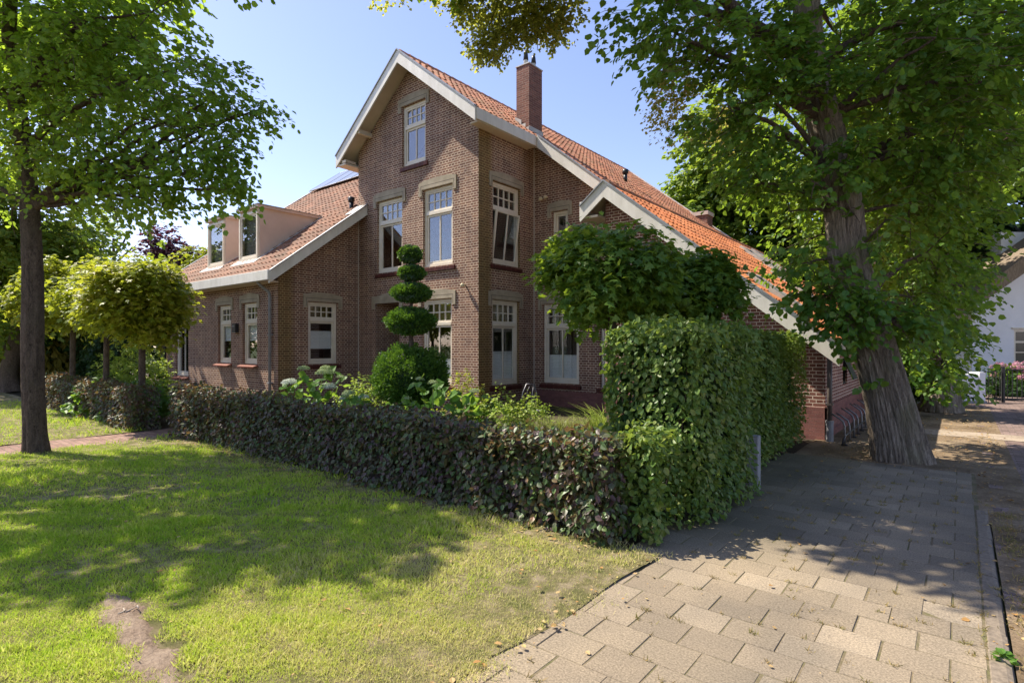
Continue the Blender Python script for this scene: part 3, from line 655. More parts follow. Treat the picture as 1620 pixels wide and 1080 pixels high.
# main right slope: front part over the tower, then the long part
s = slope(-.7813, .625); Lr = lambda x: (x+2.5)/.7809
dx = 1/math.hypot(1, .8); S1 = np.array([-dx, 0, .8*dx])
pantiles('roof_slope', (.30, -.46, RZ-.8*2.8), Y, S1, 2.46, 2.8/dx, 'tile_old')
pantiles('roof_slope', (3.20, 2.0, RZ-.8*5.7), Y, S1, 10.8, 5.7/dx, 'tile_old')
S2 = np.array([dx, 0, .8*dx]); pantiles('roof_slope', (-5.3, -.46, RZ-.8*2.8), Y, S2, 13.18, 2.8/dx, 'tile_old')
part(under((.30, -.46, RZ-.8*2.8), (.30, 2.0, RZ-.8*2.8), (-2.5, 2.0, RZ), (-2.5, -.46, RZ)), 'roof_deck', 'soffit')
part(under((-5.3, -.46, RZ-.8*2.8), (-5.3, 2.0, RZ-.8*2.8), (-2.5, 2.0, RZ), (-2.5, -.46, RZ)), 'roof_deck', 'soffit')
part(under((3.3, 2.0, RZ-.8*5.8), (3.3, 12.8, RZ-.8*5.8), (-2.5, 12.8, RZ), (-2.5, 2.0, RZ)), 'roof_deck', 'soffit')
# lower right roof, its ridge at x=3.31
dd = 1/math.hypot(1, .78); de = 1/math.hypot(1, .8); S3 = np.array([-de, 0, .8*de])
pantiles('roof_slope', (7.66, .36, 5.10-.8*4.35), Y, S3, 12.44, 4.35/de, 'tile_new')
pantiles('roof_slope', (2.78, .36, 5.10-.78*.53), Y, np.array([dd, 0, .78*dd]), 1.75, .53/dd, 'tile_new', tl=.3)
part(under((7.66, .385, 5.10-.8*4.35), (7.66, 12.8, 5.10-.8*4.35), (3.31, 12.8, 5.10), (3.31, .385, 5.10)), 'roof_deck', 'soffit')
part(under((2.78, .385, 5.10-.78*.53), (2.78, 2.3, 5.10-.78*.53), (3.31, 2.3, 5.10), (3.31, .385, 5.10)), 'roof_deck', 'soffit')
# wing roof
WP = .76; dw = 1/math.hypot(1, WP); S4 = np.array([0, dw, WP*dw]); ze = 3.5
pantiles('roof_slope', (-13.0, -2.95, ze), X, S4, 8.5, 2.93/dw, 'tile_wing')
zt = ze+WP*2.93
pantiles('roof_slope', (-13.0, -.02, zt), X, S4, 8.04, 4.98/dw, 'tile_wing')
part(under((-13, -2.95, ze), (-4.5, -2.95, ze), (-4.5, -.02, zt), (-13, -.02, zt)), 'roof_deck', 'soffit')
part(under((-13, -.02, zt), (-4.95, -.02, zt), (-4.95, 4.96, ze+WP*7.91), (-13, 4.96, ze+WP*7.91)), 'roof_deck', 'soffit')
zr = ze+WP*7.91; part(under((-13, 4.96, zr), (-2.5, 4.96, zr), (-2.5, 12.8, zr-WP*7.84), (-13, 12.8, zr-WP*7.84), .08), 'rear_roof', 'tile_wing')
# ridge caps
def ridge(pts, name='ridge_tiles', mat='tile_old'):
    mb = MB(); a = np.array(pts[0]); b = np.array(pts[1]); L = np.linalg.norm(b-a); n = int(L/.33); d = (b-a)/L
    for i in range(n):
        p = a+d*i*L/n; q = a+d*((i+1)*L/n+.03); mb.tube([p, p+d*.04, q], [.105, .10, .088], 10)
    part(mb, name, mat)
ridge([(-2.5, -.43, RZ+.0), (-2.5, 12.8, RZ+.0)]); ridge([(3.31, .42, 5.10), (3.31, 12.8, 5.10)], mat='tile_old'); ridge([(-13, 4.96, zr), (-4, 4.96, zr)], mat='tile_wing')
# ---------------- bargeboards, fascias
def barge(pts, ydir, w_, y, th=.045, name='bargeboard', mat='board', cap=True):
    """board under a rake from pts[0] to pts[1] (x,z) in plane y"""
    (x0, z0), (x1, z1) = pts; mb = MB()
    mb.prism([(x0, y, z0), (x1, y, z1), (x1, y, z1-w_), (x0, y, z0-w_)], (0, th, 0)); o = part(mb, name, mat)
    if cap:
        m2 = MB(); m2.prism([(x0, y-.03, z0), (x1, y-.03, z1), (x1, y-.03, z1+.035), (x0, y-.03, z0+.035)], (0, th+.05, 0)); part(m2, 'edge_cap', 'zinc', o)
    return o
y0 = -.50
barge([(-2.5, 9.56), (.34, 9.56-.8*2.84)], 0, .34, y0); barge([(-5.34, 9.56-.8*2.84), (-2.5, 9.56)], 0, .34, y0)
# boxed eave ends and purlin ends
mb = MB(); mb.box(.002, .26, -.30, 1.98, 7.0, 7.04); part(mb, 'eave_soffit', 'soffit')
mb = MB(); mb.box(.262, .36, -.455, 2.36, 7.0, 7.28); part(mb, 'gutter', 'board', bevel=.01)
mb = MB(); mb.box(-5.36, -5.262, -.455, 2.0, 7.0, 7.28); part(mb, 'gutter', 'board'); mb = MB(); mb.box(-5.26, -4.905, -.456, 2.0, 6.98, 7.03); part(mb, 'eave_soffit', 'soffit')
mb = MB(); mb.box(-4.35, -4.23, -.45, .0, 7.75, 7.87); mb.box(-5.1, -4.9, -.45, -.1, 7.05, 7.13); part(mb, 'purlin_end', 'soffit')
barge([(.37, 7.30), (3.35, 4.87)], 0, .33, 1.94); 
barge([(3.31, 5.15), (7.72, 5.15-.80*4.41)], 0, .34, .34); barge([(2.72, 5.15-.78*.59), (3.31, 5.15)], 0, .34, .34)
mb = MB(); mb.box(2.70, 2.76, .36, 2.1, 4.40, 4.80); part(mb, 'gutter', 'board'); mb = MB(); mb.box(2.76, 3.14, .39, 2.1, 4.42, 4.47); part(mb, 'eave_soffit', 'soffit')
mb = MB(); mb.box(7.66, 7.77, .40, 12.8, 1.50, 1.66); part(mb, 'gutter', 'board', bevel=.01); mb = MB(); mb.box(7.45, 7.66, .40, 12.8, 1.52, 1.55); part(mb, 'eave_soffit', 'soffit')
def barge_y(pts, x, w_, th=.045, mat='board'):
    (ya, za), (yb, zb) = pts; mb = MB(); mb.prism([(x, ya, za), (x, yb, zb), (x, yb, zb-w_), (x, ya, za-w_)], (-th, 0, 0)); o = part(mb, 'bargeboard', mat)
    m2 = MB(); m2.prism([(x+.03, ya, za), (x+.03, yb, zb), (x+.03, yb, zb+.03), (x+.03, ya, za+.03)], (-th-.05, 0, 0)); part(m2, 'edge_cap', 'zinc', o)
barge_y([(-3.02, ze+.02), (-.002, zt+.08)], -4.46, .30)
barge_y([(-3.02, ze+.02), (4.96, zr+.08)], -13.0, .30)
mb = MB(); mb.box(-13.0, -4.43, -3.08, -2.97, 3.30, 3.56); part(mb, 'gutter', 'board', bevel=.012); mb = MB(); mb.box(-13.0, -4.88, -2.97, -2.55, 3.30, 3.34); part(mb, 'eave_soffit', 'soffit')
# rear white verge of the right-hand roofs
mb = MB(); mb.prism([(-2.5, 12.8, 9.62), (3.2, 12.8, 9.62-.8*5.7), (7.7, 12.8, 1.70), (7.7, 12.8, 1.45), (3.2, 12.8, 4.7), (-2.5, 12.8, 9.25)], (0, .06, 0)); part(mb, 'rear_bargeboard', 'board')
# lead flashing where the wing roof meets the tower
mb = MB(); mb.prism([(-4.95, -.45, zt-.33+.09), (-4.95, -.02, zt+.09), (-4.6, -.02, zt+.09), (-4.6, -.45, zt-.33+.09)], (0, 0, .008)); part(mb, 'flashing', 'lead')
# drainpipes
def pipe(pts, r=.04, mat='pipe'):
    mb = MB(); mb.tube(pts, r, 12); o = part(mb, 'drainpipe', mat, smooth=True); b = MB()
    for z in np.arange(.6, pts[-1][2]-.3, 1.3): b.box(pts[0][0]-r-.012, pts[0][0]+r+.012, pts[0][1]-r-.012, pts[0][1]+r+.03, z, z+.035)
    part(b, 'pipe_bracket', mat, o)
pipe([(-5.2, -2.62, 0), (-5.2, -2.62, 2.9), (-5.2, -2.64, 3.05), (-5.2, -2.85, 3.2), (-5.2, -2.98, 3.32)], .04, 'pipegrey'); pipe([(-12.5, -2.62, 0), (-12.5, -2.62, 3.3)], .045, 'dark')
pipe([(7.53, .66, 0), (7.53, .66, 1.62)], .04); mb = MB(); mb.tube([(7.53, .66, -.05), (7.53, .66, .30)], .058, 12); mb.tube([(7.53, .66, .30), (7.53, .66, .34)], .066, 12); part(mb, 'pipe_sleeve', 'pipegrey', smooth=False)
# chimney with two flues
ch = MB(); ch.box(-.55, -.10, 2.2, 2.82, 6.6, 9.50); ch = part(ch, 'chimney', 'chim')
mb = MB(); mb.box(-.57, -.08, 2.18, 2.84, 9.50, 9.53); part(mb, 'chimney_cap', 'lead', ch)
mb = MB(); mb.prism([(-.57, 2.18, 7.95), (-.08, 2.18, 7.56), (-.08, 2.18, 7.72), (-.2, 2.18, 7.72), (-.2, 2.18, 7.84), (-.35, 2.18, 7.84), (-.35, 2.18, 7.97), (-.57, 2.18, 8.1)], (0, -.012, 0)); mb.box(-.085, -.072, 2.18, 2.84, 7.5, 7.75); part(mb, 'flashing', 'lead', ch)
for (x, y, h) in ((-.38, 2.42, .42), (-.30, 2.68, .36)):
    mb = MB(); mb.tube([(x, y, 9.53), (x, y, 9.6), (x, y, 9.62)], [.10, .095, .07], 14); mb.tube([(x, y, 9.62), (x, y, 9.6+h*.55)], [.07, .055], 14); o = part(mb, 'chimney_pot', 'lead', ch, smooth=True)
    mb = MB(); mb.tube([(x, y, 9.6+h*.35), (x, y, 9.6+h*.36), (x, y, 9.6+h*.8), (x, y, 9.6+h)], [.05, .075, .06, .045], 12); part(mb, 'flue_cap', 'dark', o, smooth=True)
mb = MB(); mb.box(.7, 1.4, 12.0, 12.6, 5.8, 6.85); c2 = part(mb, 'chimney', 'chim'); mb = MB(); mb.box(.66, 1.44, 11.96, 12.64, 6.85, 7.0); part(mb, 'chimney_cap', 'cheek', c2)
# roof vents
for (x, y, z) in ((-5.4, .1, 5.75), (.64, 6.5, 6.98)):
    mb = MB(); mb.tube([(x, y, z), (x, y, z+.32)], .065, 12); mb.tube([(x, y, z+.30), (x, y, z+.33), (x, y, z+.45), (x, y, z+.47)], [.06, .10, .10, .05], 12); part(mb, 'roof_vent', 'dark', smooth=True)
    mb = MB()
# dormers on the wing roof
def dormer(x0, x1, yf=-2.08, top=5.70):
    zb = ze+WP*(yf+2.95); yb = (top-ze)/WP-2.95; mb = MB()
    for x in (x0, x1): mb.prism([(x, yf, zb), (x, yb, top), (x, yf, top)], (.03*(1 if x == x0 else -1), 0, 0))
    mb.box(x0+.03, x1-.03, yf, yf+.03, top-.06, top)
    o = part(mb, 'dormer', 'cheek')
    W = ((0, yf), (1, 0), (0, -1)); window(W, x0+.03, x1-.03, zb+.02, top-.08, None, centre=False, sill=None, lintel=False, parent=o, setback=-.01)
    mb = MB(); mb.box(x0-.06, x1+.06, yf-.09, yb-.05, top, top+.075); part(mb, 'dormer_fascia', 'cheek', o)
    mb = MB(); mb.box(x0-.075, x1+.075, yf-.105, yb, top+.075, top+.10); part(mb, 'dormer_flat_roof', 'zinc', o)
    mb = MB(); mb.prism([(x0-.15, yf-.25, zb-.19+.06), (x1+.15, yf-.25, zb-.19+.06), (x1+.15, yf-.0, zb+.06), (x0-.15, yf-.0, zb+.06)], (0, 0, .012)); 
    mb.prism([(x1+.002, yf, zb+.06), (x1+.13, yf, zb+.06), (x1+.13, yb, top+.06), (x1+.002, yb, top+.06)], (0, 0, .012)); part(mb, 'flashing', 'lead', o)
    mb = MB(); mb.add([(x0+.05, yf+.13, zb), (x1-.05, yf+.13, zb), (x1-.05, yf+.13, top-.1), (x0+.05, yf+.13, top-.1)], [(3, 2, 1, 0)]); part(mb, 'curtain', 'room', o)
dormer(-8.05, -6.83); dormer(-10.27, -9.04)
# solar panels along the top of the wing roof
for i in range(7):
    x = -12.85+i*1.04; mb = MB(); a = 3.25; 
    def q(xx, yy, o_): return np.array([xx, yy-.6*o_, ze+WP*(yy+2.95)+.8*o_])
    nrm = np.array([0, -WP*dw, dw]); P = [np.array([xx, yy, ze+WP*(yy+2.95)])+nrm*.13 for xx, yy in ((x, a), (x+1.01, a), (x+1.01, a+1.55), (x, a+1.55))]
    mb.prism(P, nrm*.035); o = part(mb, 'solar_panel', 'panel'); m2 = MB()
    for j in range(4): m2.tube([P[j]+nrm*.03, P[(j+1) % 4]+nrm*.03], .014, 4)
    part(m2, 'panel_frame', 'zinc', o)
# roof windows on the orange slope
def skylight(x, y, w_, h_):
    f = lambda xx: 5.10-.8*(xx-3.31); n = np.array([.8*de, 0, de]); dn = np.array([de, 0, -.8*de]); c = np.array([x, y, f(x)]); mb = MB()
    a = c-dn*h_/2-Y*w_/2; P = lambda s, t, o_: a+dn*s+Y*t+n*o_
    for (s0, s1, t0, t1) in ((0, h_, 0, .07), (0, h_, w_-.07, w_), (0, .07, .07, w_-.07), (h_-.09, h_, .07, w_-.07)):
        mb.prism([P(s0, t0, .02), P(s1, t0, .02), P(s1, t1, .02), P(s0, t1, .02)], n*.11)
    o = part(mb, 'roof_window', 'lead'); g = MB(); g.prism([P(.05, .05, .09), P(h_-.05, .05, .09), P(h_-.05, w_-.05, .09), P(.05, w_-.05, .09)], n*.01); part(g, 'pane', 'solar', o)
skylight(6.45, 1.5, .78, 1.2); skylight(5.7, 6.5, .9, 1.3); skylight(4.45, 8.0, 1.0, 1.3); skylight(4.1, 10.2, .9, 1.2); skylight(6.6, 4.4, .8, 1.0)
# wall lamps, house plate, open hatch in the side wall
def spot(x, y, z, nx, ny):
    mb = MB(); mb.tube([(x, y, z), (x+nx*.06, y+ny*.06, z+.01)], .022, 8); o = part(mb, 'wall_lamp', 'lampglow'); mb = MB()
    c = np.array([x+nx*.10, y+ny*.10, z-.01]); mb.tube([c-np.array([0, 0, .05]), c-np.array([0, 0, .03]), c+np.array([0, 0, .02]), c+np.array([0, 0, .045])], [.035, .055, .055, .03], 12); part(mb, 'lamp_shade', 'lampglow', o, smooth=True)
spot(-.45, 0, 3.15, 0, -1); spot(.30, 2.3, 5.66, 0, -1); spot(.46, 2.3, 5.68, 0, -1)
mb = MB(); mb.box(-7.33, -7.12, -2.66, -2.55, 2.0, 2.26); o = part(mb, 'letter_box', 'dark', bevel=.008); mb = MB(); mb.box(-7.30, -7.15, -2.672, -2.66, 2.17, 2.2); part(mb, 'mail_flap', 'steel', o)
mb = MB(); frame_ring(mb, WG, 2.6, 3.1, .85, 1.35, .05, -.1, -.03); o = part(mb, 'window', 'dark'); 
mb = MB(); P = [(7.44, 2.6, 1.36), (7.44, 3.1, 1.36), (7.62, 3.1, .95), (7.62, 2.6, .95)]; mb.prism(P, (.02, 0, .015)); part(mb, 'open_shutter', 'dark', o)
mb = MB(); mb.box(7.36, 7.37, 2.62, 3.08, .87, 1.33); part(mb, 'pane', 'solar', o)
# ------------------------------------------------------------------ hedges
def hedge(name, label, x0, x1, y0, y1, h, dens, size, mat, seed, sides='FTRL', bulge=.06, cat='hedge', tmpl=LEAF, bottom=.05, htop=None, wav=.03, core=.12, group=None):
    rg = np.random.RandomState(seed); root = empty(name, ((x0+x1)/2, (y0+y1)/2, 0), label, cat, group); P = []; Nn = []; H = lambda x: h
    def face(n, f, nn):
        a = rg.rand(n, 2); p = f(a); d = rg.rand(n)**1.5*.18; nn = np.array(nn, float); p = p-nn*d[:, None]; P.append(p); Nn.append(np.repeat(nn[None], n, 0))
    Lx, Ly = x1-x0, y1-y0
    if 'F' in sides: face(int(Lx*h*dens), lambda a: np.stack([x0+a[:, 0]*Lx, np.full(len(a), y0), bottom+a[:, 1]**.95*(h-bottom)], 1), (0, -1, 0))
    if 'B' in sides: face(int(Lx*h*dens*.6), lambda a: np.stack([x0+a[:, 0]*Lx, np.full(len(a), y1), bottom+a[:, 1]*(h-bottom)], 1), (0, 1, 0))
    if 'T' in sides: face(int(Lx*Ly*dens*1.1), lambda a: np.stack([x0+a[:, 0]*Lx, y0+a[:, 1]*Ly, np.full(len(a), h)], 1), (0, 0, 1))
    if 'R' in sides: face(int(Ly*h*dens), lambda a: np.stack([np.full(len(a), x1), y0+a[:, 0]*Ly, bottom+a[:, 1]*(h-bottom)], 1), (1, 0, 0))
    if 'L' in sides: face(int(Ly*h*dens*.8), lambda a: np.stack([np.full(len(a), x0), y0+a[:, 0]*Ly, bottom+a[:, 1]*(h-bottom)], 1), (-1, 0, 0))
    P = np.vstack(P); Nn = np.vstack(Nn)
    # round the shoulders, then push in and out with slow noise
    cx, cy = np.clip(P[:, 0], x0+.18, x1-.18), np.clip(P[:, 1], y0+.18, y1-.18); cz = np.minimum(P[:, 2], h-.16)
    c = np.stack([cx, cy, cz], 1); d = P-c; L = np.linalg.norm(d, axis=1); mx = .2; sc = np.where(L > mx, mx/np.maximum(L, 1e-6), 1); P = c+d*sc[:, None]
    wv = clump(P, seed+1, 2.2)*bulge+clump(P, seed+2, 7)*bulge*.45; P = P+Nn*wv[:, None]; P += rg.normal(size=P.shape)*.02; P[:, 2] = np.maximum(P[:, 2], .03)
    tip = Nn*.55+np.array([0, 0, -.62])+rg.normal(size=P.shape)*.45; top = Nn[:, 2] > .5; tip[top] = rg.normal(size=(top.sum(), 3))*.8+np.array([.1, -.15, .25])
    nor = Nn*.9+np.array([0, 0, .6])+rg.normal(size=P.shape)*.42
    o = leaves('foliage', P, tip, nor, size*rg.uniform(.6, 1.25, len(P)), tmpl, M[mat]); keep(o, root)
    mb = MB()    # twiggy inner mass, and stems down to the ground
    nx = max(3, int(Lx/.25)); ny = max(3, int(Ly/.25)); 
    for i in range(int(Lx*Ly*9)):
        x, y = rg.uniform(x0+.15, x1-.15), rg.uniform(y0+.12, y1-.12); p = [np.array([x, y, -.02])]
        for k in range(4): p.append(p[-1]+np.array([rg.normal()*.05, rg.normal()*.04, h*.22]))
        mb.tube(p, [.012, .010, .008, .006, .003], 4, False)
    b = mb.build('stems', M['twig'], None, uv=False); keep(b, root)
    # inner leaves so that the body is dense
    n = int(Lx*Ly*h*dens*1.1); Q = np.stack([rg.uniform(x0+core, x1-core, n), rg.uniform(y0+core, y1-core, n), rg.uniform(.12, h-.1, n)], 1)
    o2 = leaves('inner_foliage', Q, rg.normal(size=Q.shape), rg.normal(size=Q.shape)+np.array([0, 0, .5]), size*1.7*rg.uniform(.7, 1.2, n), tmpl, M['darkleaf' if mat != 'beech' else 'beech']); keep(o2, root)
    return root
hedge('hedge', 'knee-high clipped copper beech hedge, the long run right of the brick path', -1.72, 7.12, -6.28, -5.72, .88, 1250, .060, 'beech', 3, bottom=.04, bulge=.04)
hedge('hedge', 'short copper beech hedge left of the brick path, under three round maples', -9.6, -2.82, -6.6, -6.05, .80, 1100, .060, 'beech', 7, bottom=.02, bulge=.03)
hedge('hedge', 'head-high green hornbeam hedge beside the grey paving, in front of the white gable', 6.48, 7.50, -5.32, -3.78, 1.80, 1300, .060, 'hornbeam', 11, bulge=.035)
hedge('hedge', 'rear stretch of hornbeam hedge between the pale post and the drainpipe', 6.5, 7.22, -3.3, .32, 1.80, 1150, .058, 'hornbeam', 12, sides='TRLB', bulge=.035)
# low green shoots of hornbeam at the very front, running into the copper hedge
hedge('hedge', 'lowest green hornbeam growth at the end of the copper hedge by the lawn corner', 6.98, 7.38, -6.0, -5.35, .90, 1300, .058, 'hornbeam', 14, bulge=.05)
# tall dark hedge far left
p = pg(40, 640)
hedge('hedge', 'tall dark green hedge standing far left behind the nearest trunk', -22, -13.0, -4.4, -3.2, 2.75, 230, .12, 'darkleaf', 21, sides='FTR', bulge=.1)
# pale square post in the hornbeam hedge
mb = MB(); mb.box(-.06, .06, -.06, .06, -.05, .60); mb.prism([(-.06, -.06, .60), (.06, -.06, .60), (.06, .06, .60), (-.06, .06, .60)], (0, 0, .012)); o = mb.build('utility_post', M['stone'], None, bevel=.01); o.location = (7.50, -2.95+.0, 0)
pp = pg(1176, 770); o.location = (7.455, -3.56, 0); tag(o, 'short pale grey post standing at the foot of the hornbeam hedge', 'post')

# ------------------------------------------------------------------ trees
def T(*rows): return [list(px(x, y, D))+[r] for x, y, D, r in rows]
# big leaning lime on the pavement
base = px(1425, 728, 8.0); base[2] = 0
big = empty('lime_tree', base, 'huge lime tree with thick leaning ridged trunk in the paving by the bicycle rack', 'tree', 'street lime trees')
tr = [(1428, 745, 8.0, .50), (1420, 700, 8.0, .44), (1405, 630, 8.0, .385), (1387, 560, 8.0, .365), (1362, 480, 8.05, .35), (1343, 410, 8.1, .31), (1336, 340, 8.1, .29), (1325, 280, 8.1, .28), (1305, 190, 8.15, .26), (1286, 100, 8.2, .24), (1277, 0, 8.2, .22), (1272, -130, 8.3, .19), (1262, -300, 8.4, .14), (1250, -480, 8.5, .08)]
trunk_mesh('trunk', T(*[(a_, b_, c_, d_*.76) for a_, b_, c_, d_ in tr]), M['bark'], big, 220, 22, .085, 13, .07)
TC = px(1330, 200, 8.1)
def B(x, y, D, r, w=None): r_ = np.array(r if hasattr(r, '__len__') else (r, r, r), float); return (px(x, y, D), r_, w or float(np.prod(r_)**.72))
blobs = [B(1050, 40, 7.6, .75), B(1120, 95, 7.6, 1.0), B(1190, 60, 7.8, .9), B(1150, 165, 7.7, .6), B(1200, 215, 7.9, .7), B(1205, 290, 8.2, .55, .4), B(1250, 335, 8.1, .6), B(1280, 415, 8.1, .5), B(1278, 472, 7.9, .32), B(1325, 515, 7.7, .26, .12),
  B(1400, -30, 7.6, .8), B(1440, 90, 8.2, 1.0), B(1480, 60, 7.2, 1.2), B(1560, 130, 7.4, 1.1), B(1455, 210, 8.3, 1.0), B(1500, 240, 8.2, 1.1), B(1440, 320, 8.2, .9), B(1465, 400, 8.6, .75), B(1440, 470, 8.5, .7), B(1475, 500, 8.9, .6), B(1450, 545, 8.8, .45), B(1488, 570, 9.2, .42), B(1395, 150, 9.0, 1.2), B(1290, 250, 9.0, 1.1), B(1300, 370, 9.2, .9), B(1290, 290, 7.5, .35, .15), B(1400, 350, 7.6, .4, .2), B(1600, 20, 7.6, 1.2), B(1600, 215, 9.5, .8), B(1215, 150, 7.5, .5), B(1330, 60, 9.3, 1.3), B(1360, 225, 7.55, .34, .2), B(1285, 140, 7.6, .40, .40), B(1250, 70, 7.7, .35, .3), B(1345, 250, 7.6, .22, .14), B(1315, 462, 7.7, .30, .22), B(1375, 475, 7.5, .24, .18), B(1420, 505, 7.7, .34, .28), B(1340, 505, 7.55, .22, .14), B(1345, 330, 7.6, .28, .12)]
rg = np.random.RandomState(31)
# one long bare twig line reaching left, leaves hanging in a row
tw = []
for (a, b, n) in (((1060, 20, 7.6), (925, 62, 7.4), 22), ((1080, 70, 7.6), (975, 75, 7.4), 14), ((1070, 110, 7.6), (1018, 118, 7.5), 10), ((1270, 430, 7.8), (1200, 425, 7.6), 9), ((1285, 480, 7.7), (1225, 480, 7.5), 10), ((1290, 400, 7.8), (1215, 385, 7.7), 10), ((1500, 590, 8.8), (1560, 632, 8.4), 14), ((1490, 540, 8.6), (1570, 572, 8.4), 12), ((1500, 510, 9), (1578, 530, 9), 12), ((1490, 470, 8.8), (1565, 470, 8.7), 12), ((1480, 420, 8.8), (1560, 432, 8.7), 12), ((1405, 600, 7.7), (1360, 607, 7.55), 12), ((1340, 500, 7.6), (1300, 530, 7.5), 10), ((1375, 540, 7.6), (1330, 545, 7.45), 9)):
    A = px(*a); Bv = px(*b); t = np.linspace(.1, 1, n)[:, None]; tw.append(A+(Bv-A)*t+np.array([0, 0, -.06])*t**2+rg.normal(size=(n, 3))*.03)
tw = np.vstack(tw); exb = (tw, rg.normal(size=tw.shape)*.45+np.array([-.2, -.1, -.7]), rg.normal(size=tw.shape)*.5+np.array([.3, -.6, .5]), .105*rg.uniform(.8, 1.2, len(tw)))
P, H, o = crown(rg, big, blobs, TC, M['lime'], 4300, 9, .34, .098, HEART, .5, -.7, 5, extra=exb)
twigs_for(P, H, .34, .5, rg, big, M['twig'], .004)
# its high crown above the picture, which shades the paving, and the low fringe seen against the sky
hi = [B(x, y, D, r, w_) for x, y, D, r, w_ in ((690, -130, 8.5, (1.0, 1.1, .8), 1), (800, -190, 8.0, (1.2, 1.2, .9), 1.3), (900, -230, 7.6, (1.2, 1.3, .9), 1.3), (1010, -180, 7.6, (1.2, 1.3, .9), 1.2), (1120, -240, 7.6, (1.3, 1.3, 1.0), 1.2), (1230, -220, 8.0, (1.4, 1.4, 1.1), 1.2), (1350, -250, 8.0, (1.5, 1.5, 1.1), 1.2), (1100, -380, 8.2, (2.0, 1.7, 1.1), 1.4), (880, -350, 8.3, (1.7, 1.5, 1.0), 1.3), (1350, -420, 8.4, (2, 2, 1.4), 1.4), (1500, -200, 8.0, (1.5, 1.5, 1.2), 1.2))]+[(np.array(c), np.full(3, 1.1), 1.2) for c in ((4.1, -5.9, 8.0), (4.7, -4.9, 8.3), (3.3, -4.7, 8.6), (5.4, -3.9, 8.2))]
P2, H2, o = crown(rg, big, hi, TC, M['lime'], 4000, 9, .45, .16, HEART, .3, -1.6, 6, name='upper_crown')
fr = [B(x, y, D, r, w_) for x, y, D, r, w_ in ((760, 10, 9.5, (.45, .5, .35), 1), (830, 20, 9.3, (.55, .5, .38), 1.4), (880, 5, 9.2, (.45, .5, .3), 1), (800, 62, 9.4, (.34, .4, .20), .8), (870, 52, 9.3, (.34, .4, .2), .7), (768, 78, 9.4, (.25, .3, .16), .35), (715, -12, 9.6, (.32, .4, .22), .4), (780, 96, 9.4, (.16, .2, .06), .10), (905, 30, 9.2, (.2, .3, .14), .2), (850, 80, 9.3, (.2, .3, .08), .15), (610, -12, 9.6, (.35, .3, .14), .25), (840, -60, 9.3, (1.2, .7, .35), 1.8))]
P3, H3, o = crown(rg, big, fr, TC, M['limefringe'] if 'limefringe' in M else M['limeback'], 1500, 8, .2, .058, HEART, .3, -1.1, 8, name='hanging_fringe', jit=.02)
paths = []
for k, (c, r, _) in enumerate(blobs+hi):
    t0 = px(1330, 330, 8.1); zc = c[2]; i = min(range(len(tr)), key=lambda j: abs(T(tr[j])[0][2]-max(1.9, zc-.35*np.linalg.norm(c[:2]-TC[:2])))); a = np.array(T(tr[i])[0][:3])
    paths.append(limb(rg, a, c, min(.11, .02+.022*np.linalg.norm(c-a)), .012)); 
    for _ in range(3): e = c+ball(rg, 1)[0]*r*.9; paths.append(limb(rg, c, e, .012, .004, 4))
for (c, r, _) in fr: paths.append(limb(rg, px(840, -120, 9.2), c, .03, .005)); 
paths.append(limb(rg, px(1266, -200, 8.3), px(840, -120, 9.2), .11, .03, 8, .05))
limbs_mesh('branches', paths, M['bark2'], big)
# yellow seed clusters on the left flank of the crown
sb = [B(1060, 165, 8.3, .3, 1), B(1075, 130, 8.2, .3, .8), B(1150, 200, 8.6, .35, .8), B(1065, 205, 8.5, .2, .5), B(1240, 100, 8.0, .3, .3), B(1110, 60, 8.0, .3, .4)]
crown(rg, big, sb, TC, M['yellowleaf'], 260, 9, .18, .05, LEAF, .3, -2, 4, name='seed_clusters', jit=.03)

# young street lime at the left
lb = px(58, 718, 8.43); lb[2] = 0
lt = empty('lime_tree', lb, 'slender straight lime tree on the left lawn with a backlit drooping crown', 'tree', 'street lime trees')
ltr = [(59, 735, 8.43, .27), (58, 712, 8.43, .225), (55, 670, 8.43, .195), (52, 560, 8.43, .19), (52, 440, 8.43, .175), (47, 330, 8.43, .165), (38, 240, 8.43, .155), (24, 150, 8.43, .14), (15, 60, 8.43, .12), (20, -60, 8.43, .10), (25, -220, 8.43, .03)]
ltr = [(a_, b_, c_, d_*.70) for a_, b_, c_, d_ in ltr]; trunk_mesh('trunk', T(*ltr), M['bark2'], lt, 64, 14, .07, 7, .10, 3)
LC = px(25, 60, 8.43)
lbl = [B(40, 60, 8.2, 1.0), B(120, 40, 7.9, 1.1), B(210, 60, 7.8, .9), B(280, 110, 7.7, .7), B(240, 20, 8.0, .8), B(340, 150, 7.7, .55), B(380, 180, 7.7, .38), B(415, 172, 7.7, .18, .08), B(150, 150, 7.9, .95), B(230, 190, 7.8, .8), B(310, 210, 7.7, .55), B(365, 230, 7.7, .3, .2), B(90, 180, 8.0, .9), B(60, 250, 8.1, .7), B(150, 255, 8.0, .7), B(220, 280, 7.9, .55), B(290, 275, 7.8, .38, .3), B(345, 270, 7.7, .25, .18), B(260, 320, 7.8, .3, .22), B(355, 300, 7.7, .2, .1), B(180, 330, 8.2, .4, .2), B(110, 320, 8.3, .55), B(20, 330, 8.6, .6), B(0, 150, 8.6, 1.0), B(-100, 100, 8.6, 1.2), B(-80, 280, 8.8, .9), B(30, 120, 9.6, 1.2), B(150, 120, 9.4, 1.1), B(250, 150, 9.0, .8)]
rg = np.random.RandomState(77)
drp = []   # hanging tassels at the lower rim
